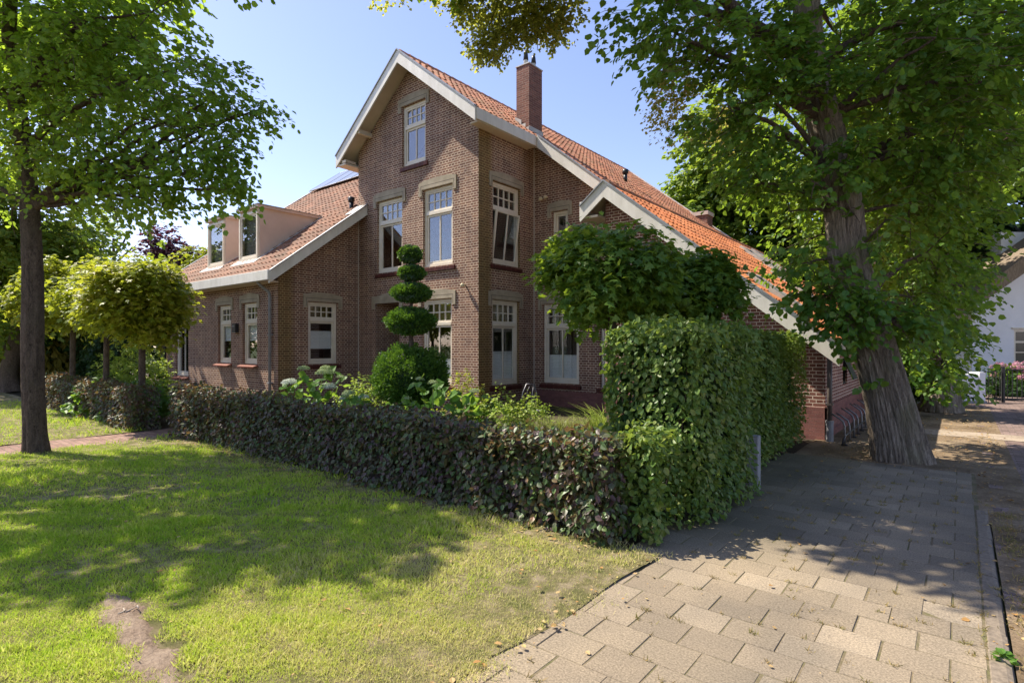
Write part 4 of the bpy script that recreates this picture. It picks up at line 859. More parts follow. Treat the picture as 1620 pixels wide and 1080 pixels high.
for k in range(46):
    x = rg.uniform(140, 400); y = 215+rg.rand()*80; A = px(x, y, rg.uniform(7.5, 8.1)); n = rg.randint(6, 13); t = np.linspace(0, 1, n)[:, None]
    drp.append(A+np.array([rg.normal()*.08, rg.normal()*.08, -rg.uniform(.25, .6)])*t+rg.normal(size=(n, 3))*.035)
for (a, b, n) in (((375, 175, 7.7), (440, 176, 7.6), 16), ((330, 110, 7.7), (385, 96, 7.7), 10), ((300, 20, 7.9), (302, -10, 7.9), 6), ((290, 70, 7.8), (335, 55, 7.7), 8), ((390, 280, 7.7), (404, 318, 7.7), 8)):
    A = px(*a); Bv = px(*b); t = np.linspace(0, 1, n)[:, None]; drp.append(A+(Bv-A)*t+rg.normal(size=(n, 3))*.035)
drp = np.vstack(drp); exl = (drp, rg.normal(size=drp.shape)*.4+np.array([0, 0, -.8]), rg.normal(size=drp.shape)+np.array([0, -.4, .3]), .088*rg.uniform(.7, 1.15, len(drp)))
P, H, o = crown(rg, lt, lbl, LC, M['lime_l'], 2700, 9, .32, .080, HEART, .6, -.55, 9, extra=exl)
twigs_for(P, H, .32, .6, rg, lt, M['twig'], .0035, .55)
WB3 = lambda x, y, z, r, w_: (np.array([x, y, z]), np.full(3, r), w_)
top = [WB3(-1.3, -7.7, 7.4, 1.5, 1.2), WB3(-.8, -7.1, 8.3, 1.1, .9), WB3(.6, -6.5, 8.1, .9, .6), WB3(-2.6, -7.6, 7.0, 1.2, .7), WB3(-1.2, -9.8, 7.4, 1.2, 1.0), WB3(-.5, -9.2, 7.9, .9, .7), WB3(-1.9, -10.0, 5.6, .9, .5), WB3(-1.0, -7.2, 9.3, .9, .5), WB3(1.2, -6.0, 8.6, .8, .5)]  # unseen crown above and left of the view, added to shade the lawn
P, H, o = crown(rg, lt, top, LC, M['lime_l'], 1900, 9, .4, .13, HEART, .4, -1.5, 10, name='upper_crown')
paths = []
for (c, r, _) in lbl+top:
    zt_ = max(3.3, c[2]-.3*np.linalg.norm(c[:2]-LC[:2])); rows = T(*ltr); i = min(range(len(rows)), key=lambda j: abs(rows[j][2]-zt_)); a = np.array(rows[i][:3])
    paths.append(limb(rg, a, c, min(.06, .015+.016*np.linalg.norm(c-a)), .01))
    for _ in range(3): e = c+ball(rg, 1)[0]*r*.95; paths.append(limb(rg, c, e, .009, .003, 4))
limbs_mesh('branches', paths, M['bark2'], lt)

# generic tree beyond
def bgtree(name, label, base, h, rad, mat, nspr, nleaf, L, size, seed, z0=.25, trunk_r=.2, cat='tree', tmpl=HEART, squash=1.0, group=None, nb=14, thr=-.9, bark='bark2', trunk_top=.8, lean=(0, 0)):
    rg = np.random.RandomState(seed); base = np.array(base, float); base[2] = 0; root = empty(name, base, label, cat, group)
    top = base+np.array([lean[0], lean[1], h*trunk_top]); tp = [base+(top-base)*t+np.array([rg.normal()*.1, rg.normal()*.1, 0])*(t > 0)*(t < 1) for t in (0, .1, .3, .6, 1)]
    trunk_mesh('trunk', [list(p)+[r] for p, r in zip(tp, (trunk_r*1.3, trunk_r, trunk_r*.9, trunk_r*.6, trunk_r*.2))], M[bark], root, 28, 8, .05, 5, .1, seed)
    zc = h*(z0+(1-z0)/2); hz = h*(1-z0)/2; bl = []; paths = []
    for i in range(nb):
        b = ball(rg, 1, .6)[0]; c = base+np.array([b[0]*rad*.72+lean[0]*.6, b[1]*rad*.72+lean[1]*.6, zc+b[2]*hz*.74]); r = rad*rg.uniform(.3, .48); bl.append((c, np.array([r, r, r*squash]), r*r))
        a = base+np.array([lean[0], lean[1], 0])*.4+np.array([0, 0, max(h*z0*.7, min(c[2]-.4*rad, h*.7))]); paths.append(limb(rg, a, c, trunk_r*.32, .02))
    crown(rg, root, bl, base+np.array([0, 0, zc]), M[mat], nspr, nleaf, L, size, tmpl, .3, thr, seed, jit=L*.08, freq=2.2/rad, bias=.38)
    limbs_mesh('branches', paths, M['bark2'], root, 6); return root
# second and third street lime on the right
b2 = px(1487, 650, 13.8); b2[2] = 0
l2 = empty('lime_tree', b2, 'second thick lime trunk right of the leaning one, near the white garden wall', 'tree', 'street lime trees')
trunk_mesh('trunk', [list(b2)+[.42], list(b2+np.array([0, 0, .5]))+[.36], list(b2+np.array([-.1, 0, 2]))+[.32], list(b2+np.array([-.1, 0, 5]))+[.3], list(b2+np.array([0, 0, 9]))+[.15]], M['bark'], l2, 110, 14, .09, 10, .05, 5)
rg = np.random.RandomState(55)
bl = [B(1480, 420, 13.0, 1.1), B(1495, 340, 13, 1.0), B(1515, 440, 12.8, .6), B(1480, 520, 12.8, .8), B(1512, 545, 12.7, .45), B(1460, 560, 12.8, .7), B(1488, 592, 12.6, .42), B(1518, 598, 12.4, .30, .2), B(1440, 400, 13.5, 1.3), B(1460, 300, 13.5, 1.8), B(1540, 215, 13.5, 1.2), B(1400, 500, 13.6, .9), B(1420, 580, 13.4, .6), B(1600, 200, 13, 1.3), B(1500, 120, 13.5, 2.2), B(1350, 200, 14, 2.2), B(1400, 50, 14, 2.2), B(1600, 60, 14, 2)]
P, H, o = crown(rg, l2, bl, b2+np.array([0, 0, 5.]), M['lime'], 4300, 8, .42, .12, HEART, .4, -1.4, 12)
limbs_mesh('branches', [limb(rg, b2+np.array([0, 0, max(1.8, min(6, c[2]-1))]), c, .06, .015) for c, r, _ in bl], M['bark2'], l2)
bgtree('lime_tree', 'third lime tree, farthest along the row, seen between the second lime and the white house', cw(14.6, 22, 0), 12, 3.3, 'limeback', 2600, 8, .7, .19, 61, .28, .35, nb=20, group='street lime trees')
bgtree('tree', 'tall tree with golden-brown foliage at the top right edge, over the white house', cw(19.5, 17.5, 0), 12, 4.6, 'limeback', 2600, 8, .7, .17, 62, .45, .35, nb=20)
# tree behind the right roof
bgtree('maple_tree', 'broad sunlit maple rising behind the orange roof, left of the leaning lime', cw(11.0, 29, 0), 14.3, 4.4, 'limeback', 3600, 8, .75, .26, 63, .3, .3, nb=24)
bgtree('maple_tree', 'lower, darker maple behind the rear roof verge beside the small chimney', cw(15.6, 28, 0), 10.5, 4.4, 'limeback', 3000, 8, .75, .26, 64, .2, .3, nb=22)
bgtree('maple_tree', 'dark maple deep behind the leaning lime trunk, past the roof windows', cw(20.5, 26, 0), 13, 5, 'darkleaf', 2600, 8, .8, .30, 65, .1, .3, nb=24)
# trees at the far left
bgtree('tree', 'leafy green tree filling the left edge behind the slender lime', cw(-17.5, 19.5, 0), 8.8, 3.9, 'limeback', 3600, 8, .5, .16, 66, .12, .25, nb=26)
bgtree('tree', 'bright yellow-green tree low at the left edge behind the tall dark hedge', cw(-19.5, 22, 0), 5.6, 3.2, 'mapleyellow', 1800, 8, .5, .16, 67, .15, .2, nb=18)
bgtree('tree', 'mid green tree between the left edge tree and the golden cypress', cw(-17.2, 24, 0), 7.8, 3.0, 'limeback', 2400, 8, .5, .18, 68, .1, .2, nb=20)
bgtree('plum_tree', 'purple-leaved tree behind the round maples, left of the dormers', cw(-20.0, 32, 0), 8.5, 2.5, 'purple', 1500, 8, .5, .2, 69, .3, .2, nb=16, thr=-.3)
bgtree('tree', 'small pale green tree right of the purple tree, next to the dormers', cw(-16.6, 29, 0), 7.6, 1.4, 'mapleyellow', 900, 8, .45, .17, 70, .3, .15, nb=10)
bgtree('tree', 'light green tree in front of the purple tree, behind the round maples', cw(-17.0, 27, 0), 6.4, 1.6, 'shrub', 900, 8, .45, .17, 72, .2, .15, nb=10)
bgtree('tree', 'dark tree closing the gap under the round maples', cw(-15.5, 22, 0), 4.2, 2.6, 'darkleaf', 1500, 8, .5, .17, 73, .0, .15, nb=16)
def conifer(name, label, base, h, r, mat, n, seed, size=.22):
    rg = np.random.RandomState(seed); base = np.array(base, float); base[2] = 0; root = empty(name, base, label, 'tree')
    z = rg.rand(n)**.8; a = rg.rand(n)*6.283; rr_ = r*(1-z**2.2)**.6*(rg.rand(n)**.3)*(1+.15*np.sin(a*5)); P = base+np.stack([rr_*np.cos(a), rr_*np.sin(a), .15+z*h*.95], 1)
    tip = np.stack([np.cos(a)*.35, np.sin(a)*.35, np.full(n, 1.0)], 1)+rg.normal(size=(n, 3))*.2; keep(leaves('foliage', P, tip, np.stack([np.cos(a), np.sin(a), np.zeros(n)], 1)+rg.normal(size=(n, 3))*.4, size*rg.uniform(.6, 1.3, n), DIAM, M[mat]), root)
    mb = MB(); mb.tube([base, base+np.array([0, 0, h*.9])], [.12, .02], 8); keep(mb.build('trunk', M['bark2'], None), root)
conifer('cypress_tree', 'golden-green columnar cypress top above the round maples', cw(-16.6, 21.0, 0), 6.1, 1.2, 'conifer', 9000, 81)
# round-headed maples on stems
def ball_maple(label, base, zc, r, mat, seed, n=1500, size=.10, tr_=.06, group='round-headed maples', flat=.75):
    rg = np.random.RandomState(seed); base = np.array(base, float); base[2] = 0; root = empty('maple_tree', base, label, 'tree', group)
    mb = [list(base)+[tr_*1.2], list(base+np.array([0, 0, .3]))+[tr_], list(base+np.array([.01, .01, zc-.5*r]))+[tr_*.9], list(base+np.array([0, 0, zc+.3*r]))+[tr_*.3]]
    trunk_mesh('trunk', mb, M['bark2'], root, 20, 10, .05, 5, .05, seed)
    c = base+np.array([0, 0, zc]); bl = [(c, np.array([r*.8, r*.8, r*flat*.8]), 1.6)]
    for i in range(9): b = ball(rg, 1, .1)[0]; bl.append((c+b*np.array([r*.62, r*.62, r*flat*.6]), np.full(3, r*.36), .34))
    P, H, o = crown(rg, root, bl, c, M[mat], n, 7, .32, size, MAPLE, .55, -.9, seed, jit=.05, bias=.3)
    limbs_mesh('branches', [limb(rg, base+np.array([0, 0, zc-r*flat*.8]), b[0]+ball(rg, 1)[0]*b[1]*.7, .022, .006, 5) for b in bl for _ in range(2)], M['bark2'], root, 5)
    return root
ball_maple('round maple nearest the brick path, third stem from the left, sunlit yellow-green', cw(-7.46, 11.2), 2.60, 1.02, 'mapleyellow', 91, 1700, .115)
ball_maple('middle of the three round yellow-green maples in front of the left wing', cw(-9.2, 12.6), 2.74, 1.08, 'mapleyellow', 92, 1700, .12)
ball_maple('leftmost round maple of the row, right behind the slender lime', cw(-11.3, 14.3), 2.95, 1.25, 'mapleyellow', 93, 1700, .12)
ball_maple('larger dark round maple of the right-hand pair, in front of the window with the ornament', cw(1.30, 7.3), 2.64, .88, 'mapleball', 94, 1650, .115, .055, flat=.74)
ball_maple('smaller dark round maple half behind its neighbour, in front of the white gable', cw(2.66, 8.1), 2.46, .64, 'mapleball', 95, 950, .11, .05, flat=.75)

# ------------------------------------------------------------------ clipped yew with tiers
def yew():
    rg = np.random.RandomState(41); b = cw(-1.73, 9.5); root = empty('topiary_yew', b, 'clipped yew: a big round ball topped by a stem of four stacked cushions', 'topiary')
    D = 9.5; s = D/FP; zy = lambda y: CAM[2]+(HY-y)*s
    trs = [(0, zy(596), 62*s, 52*s, 26000), (0, zy(508), 41*s, 22*s, 9500), (.02, zy(463), 32*s, 15*s, 6000), (.03, zy(432), 22*s, 10.5*s, 3000), (.0, zy(403), 18.5*s, 13.5*s, 3000)]
    for i, (dx_, zc, r, rz, n) in enumerate(trs):
        c = b+np.array([dx_, 0, zc]); d = unit(rg.normal(size=(n, 3))); bump_ = 1+.055*clump(d*1.0, 50+i, 4.5)+.03*clump(d, 60+i, 11)+.045*rg.normal(size=n); k = (1-rg.rand(n)**2.2*.22)*bump_
        P = c+d*np.array([r, r, rz])*.9*k[:, None]; tip = d+np.array([0, 0, .3])+rg.normal(size=d.shape)*.5
        o = leaves('cushion' if i else 'base_ball', P, tip, rg.normal(size=d.shape)+d*.6, .040*rg.uniform(.6, 1.3, n), DIAM, M['yew']); keep(o, root)
        # dense inside
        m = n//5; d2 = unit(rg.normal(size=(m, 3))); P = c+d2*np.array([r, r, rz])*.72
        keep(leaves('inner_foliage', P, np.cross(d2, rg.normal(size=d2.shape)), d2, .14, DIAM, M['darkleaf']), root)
    mb = MB(); mb.tube([b, b+np.array([.01, 0, 1.5]), b+np.array([0, .01, 2.4]), b+np.array([0, 0, 3.1])], [.06, .04, .03, .015], 8); keep(mb.build('stem', M['bark2'], None), root)
yew()
# ------------------------------------------------------------------ border plants
def shrub(name, label, x, y, D, w_, h, mat, n, size, seed, cat='shrub', tmpl=LEAF, group=None, up=.5):
    """x: picture column of the centre, D: distance; w_, h in metres"""
    rg = np.random.RandomState(seed); b = cw((x-810)/FP*D, D); root = empty(name, b, label, cat, group); m = n//8
    d = ball(rg, m, .5); P = b+np.stack([d[:, 0]*w_/2, d[:, 1]*w_/2*.8, h*.12+(np.abs(d[:, 2]))*h*.85], 1); Hh = unit(d)+np.array([0, 0, up]); p, t, nn = sprays(rg, P, Hh, .16*rg.uniform(.6, 1.3, m), 8, .2, .6, .015)
    keep(leaves('foliage', p, t, nn, size*rg.uniform(.6, 1.25, len(p)), tmpl, M[mat]), root)
    mb = MB()
    for k in range(14): e = P[rg.randint(m)]; mb.tube([b+rg.normal(size=3)*np.array([.04, .04, 0]), (b+e)/2+np.array([0, 0, .05]), e], [.008, .006, .003], 4, False)
    keep(mb.build('stems', M['stem'], None, uv=False), root); return root
def hydrangea(label, x, D, w_, h, heads, seed, white='hydwhite', nl=90):
    """heads: (picture x, picture y, radius)"""
    rg = np.random.RandomState(seed); b = cw((x-810)/FP*D, D); root = empty('hydrangea', b, label, 'plant', 'hydrangeas in the border'); mb = MB()
    d = ball(rg, nl, .5); P = b+np.stack([d[:, 0]*w_/2, d[:, 1]*.28, .12+(d[:, 2]*.5+.5)*(h-.2)], 1)
    keep(leaves('foliage', P, unit(d*np.array([1, 1, .4]))+rg.normal(size=d.shape)*.4, rg.normal(size=d.shape)*.4+np.array([.1, -.5, .9]), .155*rg.uniform(.7, 1.2, nl), HEART, M['hydleaf']), root)
    for (hx, hy, r, mt) in heads:
        c = px(hx, hy, D+rg.uniform(-.15, .15)); mb.tube([b+rg.normal(size=3)*np.array([.1, .08, 0]), (b+c)/2+rg.normal(size=3)*.03, c-np.array([0, 0, r*.3])], [.009, .008, .006], 5, False)
        n = int(420*(r/.1)**2); dd_ = unit(rg.normal(size=(n, 3))); dd_[:, 2] = np.abs(dd_[:, 2])*1.0-.15; Q = c+dd_*np.array([r, r, r*.55])*(1-.15*rg.rand(n))[:, None]
        keep(leaves('flower_head', Q, rg.normal(size=Q.shape), dd_+rg.normal(size=Q.shape)*.3, .021*rg.uniform(.7, 1.2, n), DIAM, M[mt]), root)
        k = 5; Q = c-np.array([0, 0, .08])+rg.normal(size=(k, 3))*np.array([.05, .05, .06]); keep(leaves('leaf_collar', Q, rg.normal(size=Q.shape)*.5+np.array([0, 0, -.3]), rg.normal(size=Q.shape)*.3+np.array([0, -.5, .8]), .16, HEART, M['hydleaf']), root)
    keep(mb.build('stems', M['stem'], None, uv=False), root)
w_, g_ = 'hydwhite', 'hydgreen'
hydrangea('hydrangea with two broad white heads and green buds, by the wing corner drainpipe', 478, 9.3, 1.1, 1.15, [(459, 605, .14, w_), (519, 612, .145, w_), (514, 590, .16, g_), (480, 583, .10, g_), (515, 582, .09, g_), (538, 596, .07, g_), (500, 606, .05, w_)], 101)
hydrangea('low hydrangea with flat pale heads just left of the yew ball', 555, 8.7, .8, .95, [(552, 622, .10, g_), (575, 628, .08, w_), (543, 630, .06, w_)], 102, nl=60)
hydrangea('hydrangea with small green heads and big leaves in front of the yew ball', 690, 8.3, .95, 1.05, [(664, 600, .065, g_), (685, 605, .075, g_), (645, 630, .055, g_), (750, 619, .08, g_), (743, 637, .10, w_)], 103, nl=80)
hydrangea('hydrangea tucked low between the yew ball and the tower corner', 745, 8.9, .9, .95, [(775, 632, .07, g_), (722, 622, .05, g_)], 104, nl=60)
shrub('spirea', 'bright leafy spirea left of the yew ball, before the porch', 572, 0, 10.2, 1.15, 1.12, 'shrub', 3200, .05, 111)
shrub('spirea', 'yellow-tipped loose shrub right of the yew ball by the tower foot', 735, 0, 10.2, .9, 1.22, 'mapleyellow', 1500, .05, 112)
shrub('spirea', 'bright green bushy spirea below the tower side windows', 790, 0, 8.6, .95, .98, 'shrub', 3000, .05, 113)
shrub('spirea', 'low bright green spirea below the window with the ornament', 843, 0, 8.6, .75, .88, 'shrub', 2400, .045, 114)
shrub('shrub', 'dark green ground-hugging shrub behind the copper hedge near the yew', 610, 0, 8.6, 1.4, .72, 'hydleaf', 1600, .07, 115)
shrub('japanese_maple', 'feathery light green bush in front of the wooden fence, behind the round maple stems', 210, 0, 14.0, 2.3, 1.75, 'shrub', 6500, .07, 116)
shrub('hosta', 'low broad-leaved hosta clump behind the short copper hedge', 185, 0, 12.6, 2.2, .95, 'hydleaf', 1400, .13, 117, 'plant', HEART)
shrub('hosta', 'hosta clump right of the round maple stem nearest the path', 245, 0, 11.6, 1.3, .95, 'hydleaf', 900, .11, 118, 'plant', HEART)
shrub('shrub', 'small sunlit yellow plant at the foot of the wing wall, left of the drainpipe', 415, 0, 10.5, .8, .78, 'mapleyellow', 900, .05, 119)
def grassclump(name, label, pts, n, h, mat, seed, sp=.16, kind=None, w_=.012):
    rg = np.random.RandomState(seed); pts = np.array(pts, float); root = empty(name, pts.mean(0), label, 'grass'); k = rg.randint(len(pts), size=n); P = pts[k]+rg.normal(size=(n, 3))*np.array([sp, sp, 0]); P[:, 2] = 0
    a = rg.rand(n)*6.28; V = []; t = np.array([0, .35, .7, 1]); out = .25+.5*rg.rand(n); hh = h*rg.uniform(.6, 1.1, n)
    dirx = np.stack([np.cos(a), np.sin(a), np.zeros(n)], 1); sx = np.stack([-np.sin(a), np.cos(a), np.zeros(n)], 1)
    for q, ww in zip(t, (1, .9, .6, .05)):
        c = P+dirx*(out*hh*q**2)[:, None]+np.array([0, 0, 1.])*(hh*(q-.35*q**3))[:, None]; V += [c-sx*w_*ww/2, c+sx*w_*ww/2]
    V = np.stack(V, 1); F = np.array([(0, 1, 3, 2), (2, 3, 5, 4), (4, 5, 7, 6)]); F = F[None]+(np.arange(n)*8)[:, None, None]; keep(npmesh('blades', V.reshape(-1, 3), F.reshape(-1, 4), M[mat]), root)
grassclump('ornamental_grass', 'yellow-green ornamental grass along the back of the copper hedge near the tall hedge', [cw((x-810)/FP*7.6, 7.6) for x in (868, 885, 900, 915, 935, 950)], 1500, .92, 'grassy', 121)
grassclump('ornamental_grass', 'taller arching green grass tuft against the left side of the tall hornbeam hedge', [cw((x-810)/FP*7.4, 7.4) for x in (962, 972)], 500, 1.15, 'shrub', 122, .1)
# curved steel chair back behind the spirea
b = cw((838-810)/FP*10.2, 10.2); ro = empty('garden_chair', b, 'thin steel garden chair back showing above the spirea, beside the tower side wall', 'chair')
mb = MB(); q = lambda u_, z: (b[0]+RT[0]*u_, b[1]+RT[1]*u_, z)
mb.tube([q(-.16, .3), q(-.13, .75), q(-.06, .92), q(.08, .92), q(.13, .75), q(.10, .3)], .011, 8); mb.tube([q(-.07, .5), q(-.04, .8), q(.02, .9)], .007, 6); mb.tube([q(.02, .5), q(.07, .9)], .007, 6); keep(mb.build('back_frame', M['steel'], None, True), ro)
mb = MB(); mb.tube([(b[0]+.2*math.cos(t), b[1]+.2*math.sin(t), .43) for t in np.linspace(0, 6.283, 17)], .012, 6); mb.box(b[0]-.17, b[0]+.17, b[1]-.17, b[1]+.17, .42, .435); keep(mb.build('seat', M['steel'], None), ro)
for sx, sy in ((-1, -1), (1, -1), (-1, 1), (1, 1)):
    mb = MB(); mb.tube([(b[0]+sx*.15, b[1]+sy*.15, .43), (b[0]+sx*.19, b[1]+sy*.19, 0)], .011, 6); keep(mb.build('leg', M['steel'], None), ro)

# ------------------------------------------------------------------ bicycle rack
rk = empty('bicycle_rack', (7.8, 2.3, 0), 'row of bent steel wheel holders by the side wall, behind the leaning lime', 'bicycle rack')
mb = MB(); mb.tube([(7.78, .22, .0), (7.79, .28, .10), (7.80, .42, .15)]+[(7.80, y, .15) for y in np.linspace(.6, 4.2, 8)]+[(7.80, 4.3, .0)], .017, 8); keep(mb.build('rail', M['dark'], None, True), rk)
for i in range(8):
    y = .36+i*.5; z_ = .40 if i % 2 == 0 else .36; mb = MB()
    mb.tube([(7.60, y-.02, z_+.10), (7.68, y-.01, z_+.05), (7.77, y, z_-.02), (7.795, y, z_-.10), (7.80, y, .15), (7.80, y, .0)], .014, 8)
    keep(mb.build('wheel_holder', M['steel'], None, True), rk); mb = MB(); mb.box(7.76, 7.84, y-.035, y+.035, -.012, .006); keep(mb.build('foot_plate', M['dark'], None), rk)

# ------------------------------------------------------------------ wooden fence at the left end of the wing
fr_ = empty('wooden_fence', (-13.3, -1.6, 0), 'weathered greenish board fence beside the left end of the wing', 'fence')
mb = MB(); 
for i in range(14): x = -15.4+i*.19; mb.box(x, x+.175, -1.6, -1.575, .05, 1.75)
mb.box(-15.4, -12.7, -1.575, -1.55, .4, .5); mb.box(-15.4, -12.7, -1.575, -1.55, 1.35, 1.45); keep(mb.build('boards', M['fence'], None), fr_)
for x in (-12.78, -15.5):
    mb = MB(); mb.box(x-.06, x+.06, -1.7, -1.6, 0, 2.25); keep(mb.build('fence_post', M['fence'], None, bevel=.008), fr_)

# ------------------------------------------------------------------ white thatched house on the right
def whitehouse():
    o3 = cw(18.2, 22.0); root = empty('thatched_house', o3+RT.tolist()[0]*0, 'white rendered house with a thatched roof at the right edge', 'house')
    import mathutils as mu
    def L(u_, d_, z): p = o3[:2]+RT*u_+FW*d_; return (p[0], p[1], z)
    # gable facing the street
    W_ = [(0, 3.4), (4.6, 6.6), (9.2, 3.4)]; hole = (1.65, 2.85, .85, 2.25); mb = MB(); S = [0, 1.65, 2.85, 4.6, 9.2]; tz = lambda s: float(np.interp(s, [a[0] for a in W_], [a[1] for a in W_]))
    for a, b_ in zip(S[:-1], S[1:]):
        segs = [(-.2, hole[2]), (hole[3], None)] if (a, b_) == (1.65, 2.85) else [(-.2, None)]
        for z0, z1 in segs: mb.add([L(a, 0, z0), L(b_, 0, z0), L(b_, 0, z1 or tz(b_)), L(a, 0, z1 or tz(a))], [(0, 1, 2, 3)])
    for (a, c, b_, d_) in ((1.65, .85, 1.65, 2.25), (1.65, 2.25, 2.85, 2.25), (2.85, 2.25, 2.85, .85), (2.85, .85, 1.65, .85)): mb.add([L(a, 0, c), L(b_, 0, d_), L(b_, .15, d_), L(a, .15, c)], [(0, 1, 2, 3)])
    mb.add([L(0, 0, -.2), L(0, 9, -.2), L(0, 9, 3.4), L(0, 0, 3.4)], [(0, 1, 2, 3)]); mb.add([L(9.2, 0, -.2), L(9.2, 9, -.2), L(9.2, 9, 3.4), L(9.2, 0, 3.4)], [(3, 2, 1, 0)])
    keep(mb.build('wall', M['whitewall'], None), root)
    for s_ in (0, 1):
        mb = MB(); e = [(-.7, 2.78), (4.6, 6.47), (4.6, 7.1), (2.0, 5.3), (-.75, 3.3)] if s_ == 0 else [(9.9, 2.78), (4.6, 6.47), (4.6, 7.1), (7.2, 5.3), (9.95, 3.3)]
        mb.prism([L(a, -.45, z) for a, z in e], np.array([FW[0]*10, FW[1]*10, 0])); keep(mb.build('thatched_roof', M['thatch'], None), root)
    mb = MB(); mb.prism([L(2.2, 1.2, 4.0), L(3.7, 1.2, 4.0), L(3.7, 2.4, 4.0), L(2.2, 2.4, 4.0)], (0, 0, 2.35)); ch = keep(mb.build('chimney', M['whitewall'], None), root)
    W = MB(); 
    def bar(s0, s1, z0, z1, d0=.03, d1=.10): W.prism([L(s0, d0, z0), L(s1, d0, z0), L(s1, d1, z0), L(s0, d1, z0)], (0, 0, z1-z0))
    bar(1.65, 1.74, .85, 2.25); bar(2.76, 2.85, .85, 2.25); bar(1.74, 2.76, 2.16, 2.25); bar(1.74, 2.76, .85, .95); bar(1.74, 2.76, 1.72, 1.80); bar(1.74, 2.76, 1.33, 1.37, .04, .08); bar(2.23, 2.27, .95, 1.72, .04, .08); f = keep(W.build('window', M['white'], None), root)
    g = MB(); g.prism([L(1.7, .085, .9), L(2.8, .085, .9), L(2.8, .09, .9), L(1.7, .09, .9)], (0, 0, 1.3)); keep(g.build('pane', M['solar'], None), root)
    g = MB(); g.prism([L(1.55, -.06, 2.27), L(2.95, -.06, 2.27), L(2.95, -.003, 2.27), L(1.55, -.003, 2.27)], (0, 0, .06)); keep(g.build('window_ledge', M['white'], None), root)
whitehouse()
# white garden wall with pier
D = 15.8; a = px(1500, 636, D); b_ = px(1558, 636, D)
gw = empty('garden_wall', cw((1530-810)/FP*D, D), 'low whitewashed garden wall ending in a pier, just right of the second lime', 'wall')
def strip(x0, x1, D0, dep, z0, z1): 
    A = cw((x0-810)/FP*D0, D0); Bq = cw((x1-810)/FP*D0, D0); mb = MB(); mb.prism([(A[0], A[1], z0), (Bq[0], Bq[1], z0), (Bq[0]+FW[0]*dep, Bq[1]+FW[1]*dep, z0), (A[0]+FW[0]*dep, A[1]+FW[1]*dep, z0)], (0, 0, z1-z0)); return mb
keep(strip(1440, 1549, D, .28, 0.06, .80).build('wall_panel', M['whitewall'], None), gw); keep(strip(1549.5, 1559, D-.03, .36, 0.02, .86).build('pier', M['whitewall'], None), gw); keep(strip(1436, 1562, D-.06, .42, -.02, .055).build('wall_footing', M['stone'], None), gw)
# iron gate
ga = empty('iron_gate', cw((1600-810)/FP*15.9, 15.9), 'black iron bar gate and railing in front of pink hydrangeas', 'gate')
def gp(x, z, D_=15.9): p = cw((x-810)/FP*D_, D_); return (p[0], p[1], z)
ZG = .93
mb = MB(); mb.tube([gp(1587, 0), gp(1587, ZG+.09)], .045, 8); keep(mb.build('gate_post', M['dark'], None), ga)
mb = MB()
for z in (.10, ZG): mb.tube([gp(1592, z), gp(1700, z)], .016, 6)
for x in np.arange(1594, 1700, 7.6): mb.tube([gp(x, .1), gp(x, ZG)], .011, 5)
keep(mb.build('gate_leaf', M['dark'], None), ga); mb = MB()
for z in (.12, ZG-.05): mb.tube([gp(1560, z), gp(1584, z)], .012, 6)
for x in np.arange(1564, 1584, 6): mb.tube([gp(x, 0), gp(x, ZG-.05)], .010, 5)
keep(mb.build('railing', M['dark'], None), ga)
# pink hydrangeas and low bushes in the neighbour's garden
for i, (x, lab) in enumerate(((1596, 'pink hydrangea bush behind the iron gate, left of its twin'), (1628, 'pink hydrangea bush cut by the right edge of the photo'))):
    rg = np.random.RandomState(130+i); D_ = 18.0; c0 = cw((x-810)/FP*D_, D_); root = empty('hydrangea', c0, lab, 'plant', 'pink hydrangeas behind the gate')
    d = ball(rg, 900, .4); P = c0+np.stack([d[:, 0]*.5, d[:, 1]*.5, .5+d[:, 2]*.48], 1); keep(leaves('foliage', P, d+rg.normal(size=d.shape)*.4, d+np.array([0, 0, .6]), .14, HEART, M['hydleaf']), root)
    for k in range(16):
        dd_ = unit(rg.normal(size=3)); dd_[2] = abs(dd_[2]); c = c0+np.array([0, 0, .55])+dd_*np.array([.5, .5, .5]); n = 160; e = unit(rg.normal(size=(n, 3))); keep(leaves('flower_head', c+e*np.array([.11, .11, .09]), rg.normal(size=e.shape), e, .045, DIAM, M['hydpink']), root)
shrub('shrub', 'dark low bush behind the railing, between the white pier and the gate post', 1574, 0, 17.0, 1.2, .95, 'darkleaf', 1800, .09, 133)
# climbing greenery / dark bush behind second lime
shrub('shrub', 'dark bush in the shade between the two thick lime trunks', 1448, 0, 15.5, 2.4, 1.5, 'darkleaf', 4200, .11, 134)

